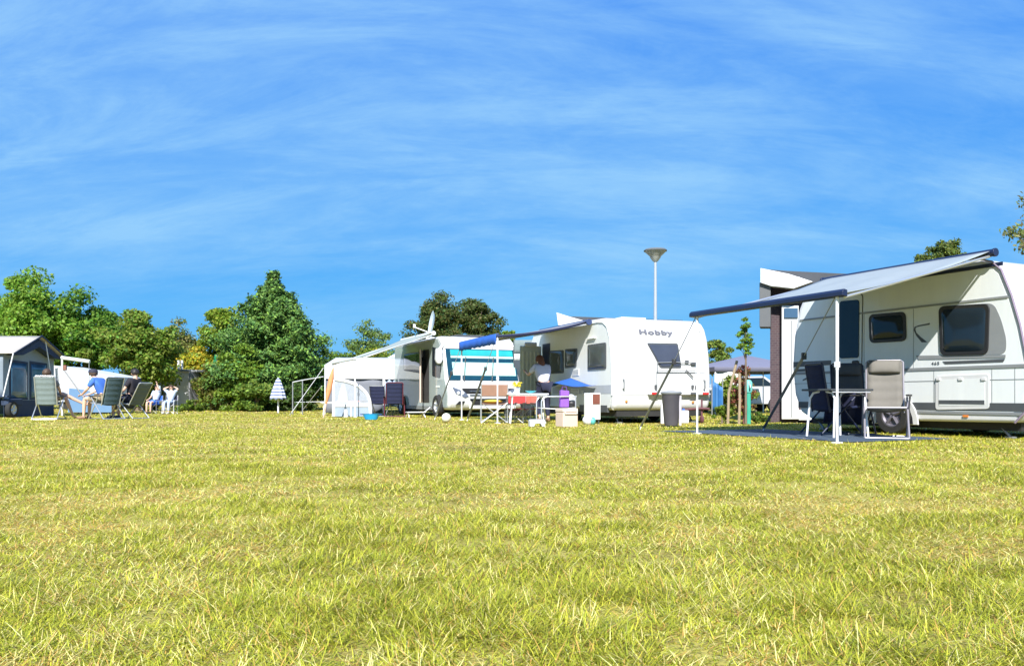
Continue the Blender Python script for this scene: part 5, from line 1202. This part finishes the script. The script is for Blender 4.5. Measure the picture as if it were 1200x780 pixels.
def build_grass():
    P, W_, L_ = grass_bands(); bare = vnoise(P[:, 0], P[:, 1], .42, 11) * .6 + vnoise(P[:, 0], P[:, 1], .16, 12) * .4
    k_ = RNG.random(len(P)) > np.clip((bare - .62) * 6, 0, .72); P, W_, L_ = P[k_], W_[k_], L_[k_]; n = len(P); x, y = P[:, 0], P[:, 1]
    big = vnoise(x, y, 1.9, 1) * .6 + vnoise(x, y, .7, 2) * .4; mid = vnoise(x, y, .30, 3); tuft = vnoise(x, y, .11, 4)
    dry = np.clip((big - .45) * 2.0 + (mid - .5) * 1.5 + (tuft - .5) * .8 + .40, 0, 1)
    length = L_ * (.45 + .85 * RNG.random(n)) * (.50 + .95 * tuft) * (1.08 - .25 * dry)
    long_ = RNG.random(n) < .03; length[long_] *= 1.9; lay_long = long_
    flow = 2 * PI * vnoise(x, y, .55, 5) * 2
    yaw = flow + RNG.normal(size=n) * 1.9
    lean = np.clip(.55 + .5 * RNG.normal(size=n), -.4, 1.5)         # how far the tip bends over
    lay = np.clip(.70 + .50 * np.abs(RNG.normal(size=n)) + .30 * dry, .05, 1.42)   # how flat the blade starts
    wob = RNG.normal(size=n) * .35
    dx, dy = np.cos(yaw), np.sin(yaw); sx_, sy_ = -np.sin(yaw + wob), np.cos(yaw + wob)
    f = np.array([0, .40, .75, 1.0]); wf = np.array([1.0, .95, .62, 0.06])
    V = np.zeros((n, 7, 3)); ang = np.clip(lay[:, None] + lean[:, None] * np.array([0, .25, .62, 1.0])[None], 0, 1.75)
    px_, pz = np.zeros(n), np.zeros(n); pts = []
    for i in range(4):
        if i:
            d = (f[i] - f[i - 1]) * length; a = (ang[:, i] + ang[:, i - 1]) / 2 * 1.0
            px_ = px_ + d * np.sin(a); pz = pz + d * np.cos(a)
        pts.append((x + dx * px_, y + dy * px_, np.maximum(pz, .003) if i else np.full(n, -.004)))
    k = 0
    for i in range(3):
        for sg in (-1, 1):
            w = W_ * wf[i] * .5 * (.7 + .6 * RNG.random(n)) if i == 0 else W_ * wf[i] * .5
            V[:, k, 0] = pts[i][0] + sg * sx_ * w; V[:, k, 1] = pts[i][1] + sg * sy_ * w; V[:, k, 2] = pts[i][2]; k += 1
    V[:, 6, 0], V[:, 6, 1], V[:, 6, 2] = pts[3]
    base = np.arange(n)[:, None] * 7
    quads = np.concatenate([base + np.array([[0, 1, 3, 2]]), base + np.array([[2, 3, 5, 4]])], 1).reshape(-1, 4); tri = base + np.array([[4, 5, 6]])
    lv = np.concatenate([quads.ravel(), tri.ravel()]).astype(np.int32)
    ls = np.concatenate([np.arange(0, 8 * n, 4), 8 * n + np.arange(0, 3 * n, 3)]).astype(np.int32)
    me = bpy.data.meshes.new('grass'); me.vertices.add(7 * n); me.loops.add(len(lv)); me.polygons.add(len(ls))
    me.vertices.foreach_set('co', V.astype(np.float32).ravel()); me.loops.foreach_set('vertex_index', lv); me.polygons.foreach_set('loop_start', ls)
    me.update(); me.polygons.foreach_set('use_smooth', np.ones(len(ls), bool))
    u = RNG.random((n, 1))
    green = np.array([.235, .29, .020]); yg = np.array([.52, .49, .048]); straw = np.array([.76, .65, .25]); rust = np.array([.54, .33, .085])
    col = green * (1 - u) + yg * u
    s_ = (RNG.random(n) < .12 + .30 * dry)[:, None]; col = np.where(s_, straw * (.7 + .5 * RNG.random((n, 1))), col)
    r_ = (RNG.random(n) < .07 + .42 * np.clip(dry - .4, 0, 1))[:, None]; col = np.where(r_, rust, col)
    col = col * (1 + .20 * RNG.normal(size=(n, 1)).clip(-2, 2)) * (1.06 + .10 * (big - .5) + .16 * (mid - .5))[:, None]
    c4 = np.ones((n, 7, 4), np.float32); c4[:, :, :3] = col[:, None, :].clip(.01, .9)
    me.attributes.new('col', 'FLOAT_COLOR', 'POINT').data.foreach_set('color', c4.ravel())
    me.materials.append(GRASS)
    o = bpy.data.objects.new('grass', me); COL.objects.link(o); o['kind'] = 'stuff'; o['label'] = 'dry yellow green mown grass of the camping field'
    print('grass blades', n)
build_grass()

# ================================================================== SKY, SUN, CAMERA
EL, AZ = R(40), R(-4)      # sun height; its rays travel away from the camera, turned AZ to the left
ray = Vector((-math.sin(AZ) * math.cos(EL), math.cos(AZ) * math.cos(EL), -math.sin(EL)))
sl = bpy.data.lights.new('sun', 'SUN'); sl.energy = 4.6; sl.angle = R(.53); sl.color = (1, .97, .925)
so = bpy.data.objects.new('sun', sl); COL.objects.link(so); so.rotation_euler = ray.to_track_quat('-Z', 'Y').to_euler(); so.location = (0, -20, 30)
w = bpy.data.worlds.new('World'); scene.world = w; w.use_nodes = True
nt = w.node_tree; nt.nodes.clear(); N = nt.nodes.new; L = nt.links.new
out = N('ShaderNodeOutputWorld'); bg = N('ShaderNodeBackground'); sky = N('ShaderNodeTexSky'); sky.sky_type = 'NISHITA'; sky.sun_disc = False
sky.sun_elevation = EL; sky.sun_rotation = PI + AZ * -1; sky.air_density = 1.0; sky.dust_density = .3; sky.ozone_density = 2.0; sky.altitude = 50
sc_ = N('ShaderNodeSeparateColor'); hs = N('ShaderNodeCombineColor'); L(sky.outputs[0], sc_.inputs[0])
for i, (a, p) in enumerate(((.085, 1.2), (.93, .557), (5.0, .06))):          # deep clear blue of a polarised summer sky
    pw = N('ShaderNodeMath'); pw.operation = 'POWER'; pw.inputs[1].default_value = p; L(sc_.outputs[i], pw.inputs[0])
    ml = N('ShaderNodeMath'); ml.operation = 'MULTIPLY'; ml.inputs[1].default_value = a; L(pw.outputs[0], ml.inputs[0]); L(ml.outputs[0], hs.inputs[i])
tc = N('ShaderNodeTexCoord'); sp = N('ShaderNodeSeparateXYZ'); L(tc.outputs['Generated'], sp.inputs[0])
za = N('ShaderNodeMath'); za.operation = 'ADD'; za.inputs[1].default_value = .42; L(sp.outputs['Z'], za.inputs[0])
dx = N('ShaderNodeMath'); dx.operation = 'DIVIDE'; L(sp.outputs['X'], dx.inputs[0]); L(za.outputs[0], dx.inputs[1])
dy = N('ShaderNodeMath'); dy.operation = 'DIVIDE'; L(sp.outputs['Y'], dy.inputs[0]); L(za.outputs[0], dy.inputs[1])
cb = N('ShaderNodeCombineXYZ'); L(dx.outputs[0], cb.inputs[0]); L(dy.outputs[0], cb.inputs[1])
def cloud(rot, scale, nscale, lo, hi, seed, detail=8, rough=.62):
    mp = N('ShaderNodeMapping'); mp.inputs['Rotation'].default_value = (0, 0, rot); mp.inputs['Scale'].default_value = scale; mp.inputs['Location'].default_value = (seed, seed * .7, seed)
    L(cb.outputs[0], mp.inputs[0]); nz = N('ShaderNodeTexNoise'); nz.inputs['Scale'].default_value = nscale; nz.inputs['Detail'].default_value = detail; nz.inputs['Roughness'].default_value = rough; nz.inputs['Distortion'].default_value = .5
    L(mp.outputs[0], nz.inputs['Vector']); mr = N('ShaderNodeMapRange'); mr.interpolation_type = 'SMOOTHSTEP'; mr.inputs['From Min'].default_value = lo; mr.inputs['From Max'].default_value = hi
    L(nz.outputs['Fac'], mr.inputs['Value']); return mr.outputs[0]
def mth(op, a, b):
    n = N('ShaderNodeMath'); n.operation = op
    for i, v in enumerate((a, b)):
        if isinstance(v, float): n.inputs[i].default_value = v
        else: L(v, n.inputs[i])
    return n.outputs[0]
veil = N('ShaderNodeMapRange'); veil.interpolation_type = 'SMOOTHSTEP'; veil.inputs['From Min'].default_value = .05; veil.inputs['From Max'].default_value = .20; veil.inputs['To Min'].default_value = .35; L(sp.outputs['Z'], veil.inputs['Value'])
broad = cloud(R(25), (.7, 1.3, 1), 1.5, .28, .68, 5.3, 5, .55)            # large soft veils
fib = cloud(R(28), (.55, 2.0, 1), 3.6, .34, .72, 2.2, 14, .68)            # fibrous wisps across them
fine = cloud(R(-35), (.8, 2.2, 1), 8.0, .38, .78, 8.1, 14, .74)
body_ = mth('ADD', mth('ADD', mth('MULTIPLY', broad, .42), .06), mth('ADD', mth('MULTIPLY', fib, mth('ADD', mth('MULTIPLY', broad, .34), .16)), mth('MULTIPLY', fine, .16)))
fac = mth('MULTIPLY', mth('MULTIPLY', mth('MINIMUM', body_, .9), .80), veil.outputs[0])
mx = N('ShaderNodeMix'); mx.data_type = 'RGBA'; mx.inputs['B'].default_value = (2.35, 4.25, 5.9, 1)
L(fac, mx.inputs['Factor']); L(hs.outputs[0], mx.inputs['A']); L(mx.outputs['Result'], bg.inputs[0]); bg.inputs[1].default_value = .085; L(bg.outputs[0], out.inputs[0])
cam = bpy.data.cameras.new('camera'); co = bpy.data.objects.new('camera', cam); COL.objects.link(co)
co.location = (0, 0, H); co.rotation_euler = (R(90), 0, 0); cam.sensor_width = 36; cam.lens = 36 * F / 1200; cam.shift_y = -(390 - HZ) / 1200; cam.clip_end = 3000; cam.clip_start = .05
scene.camera = co
scene.view_settings.view_transform = 'Standard'; scene.view_settings.look = 'None'; scene.view_settings.exposure = 1.0; scene.view_settings.gamma = 1; scene.view_settings.use_curve_mapping = False
scene.cycles.max_bounces = 6; scene.cycles.transparent_max_bounces = 12; scene.cycles.use_denoising = True
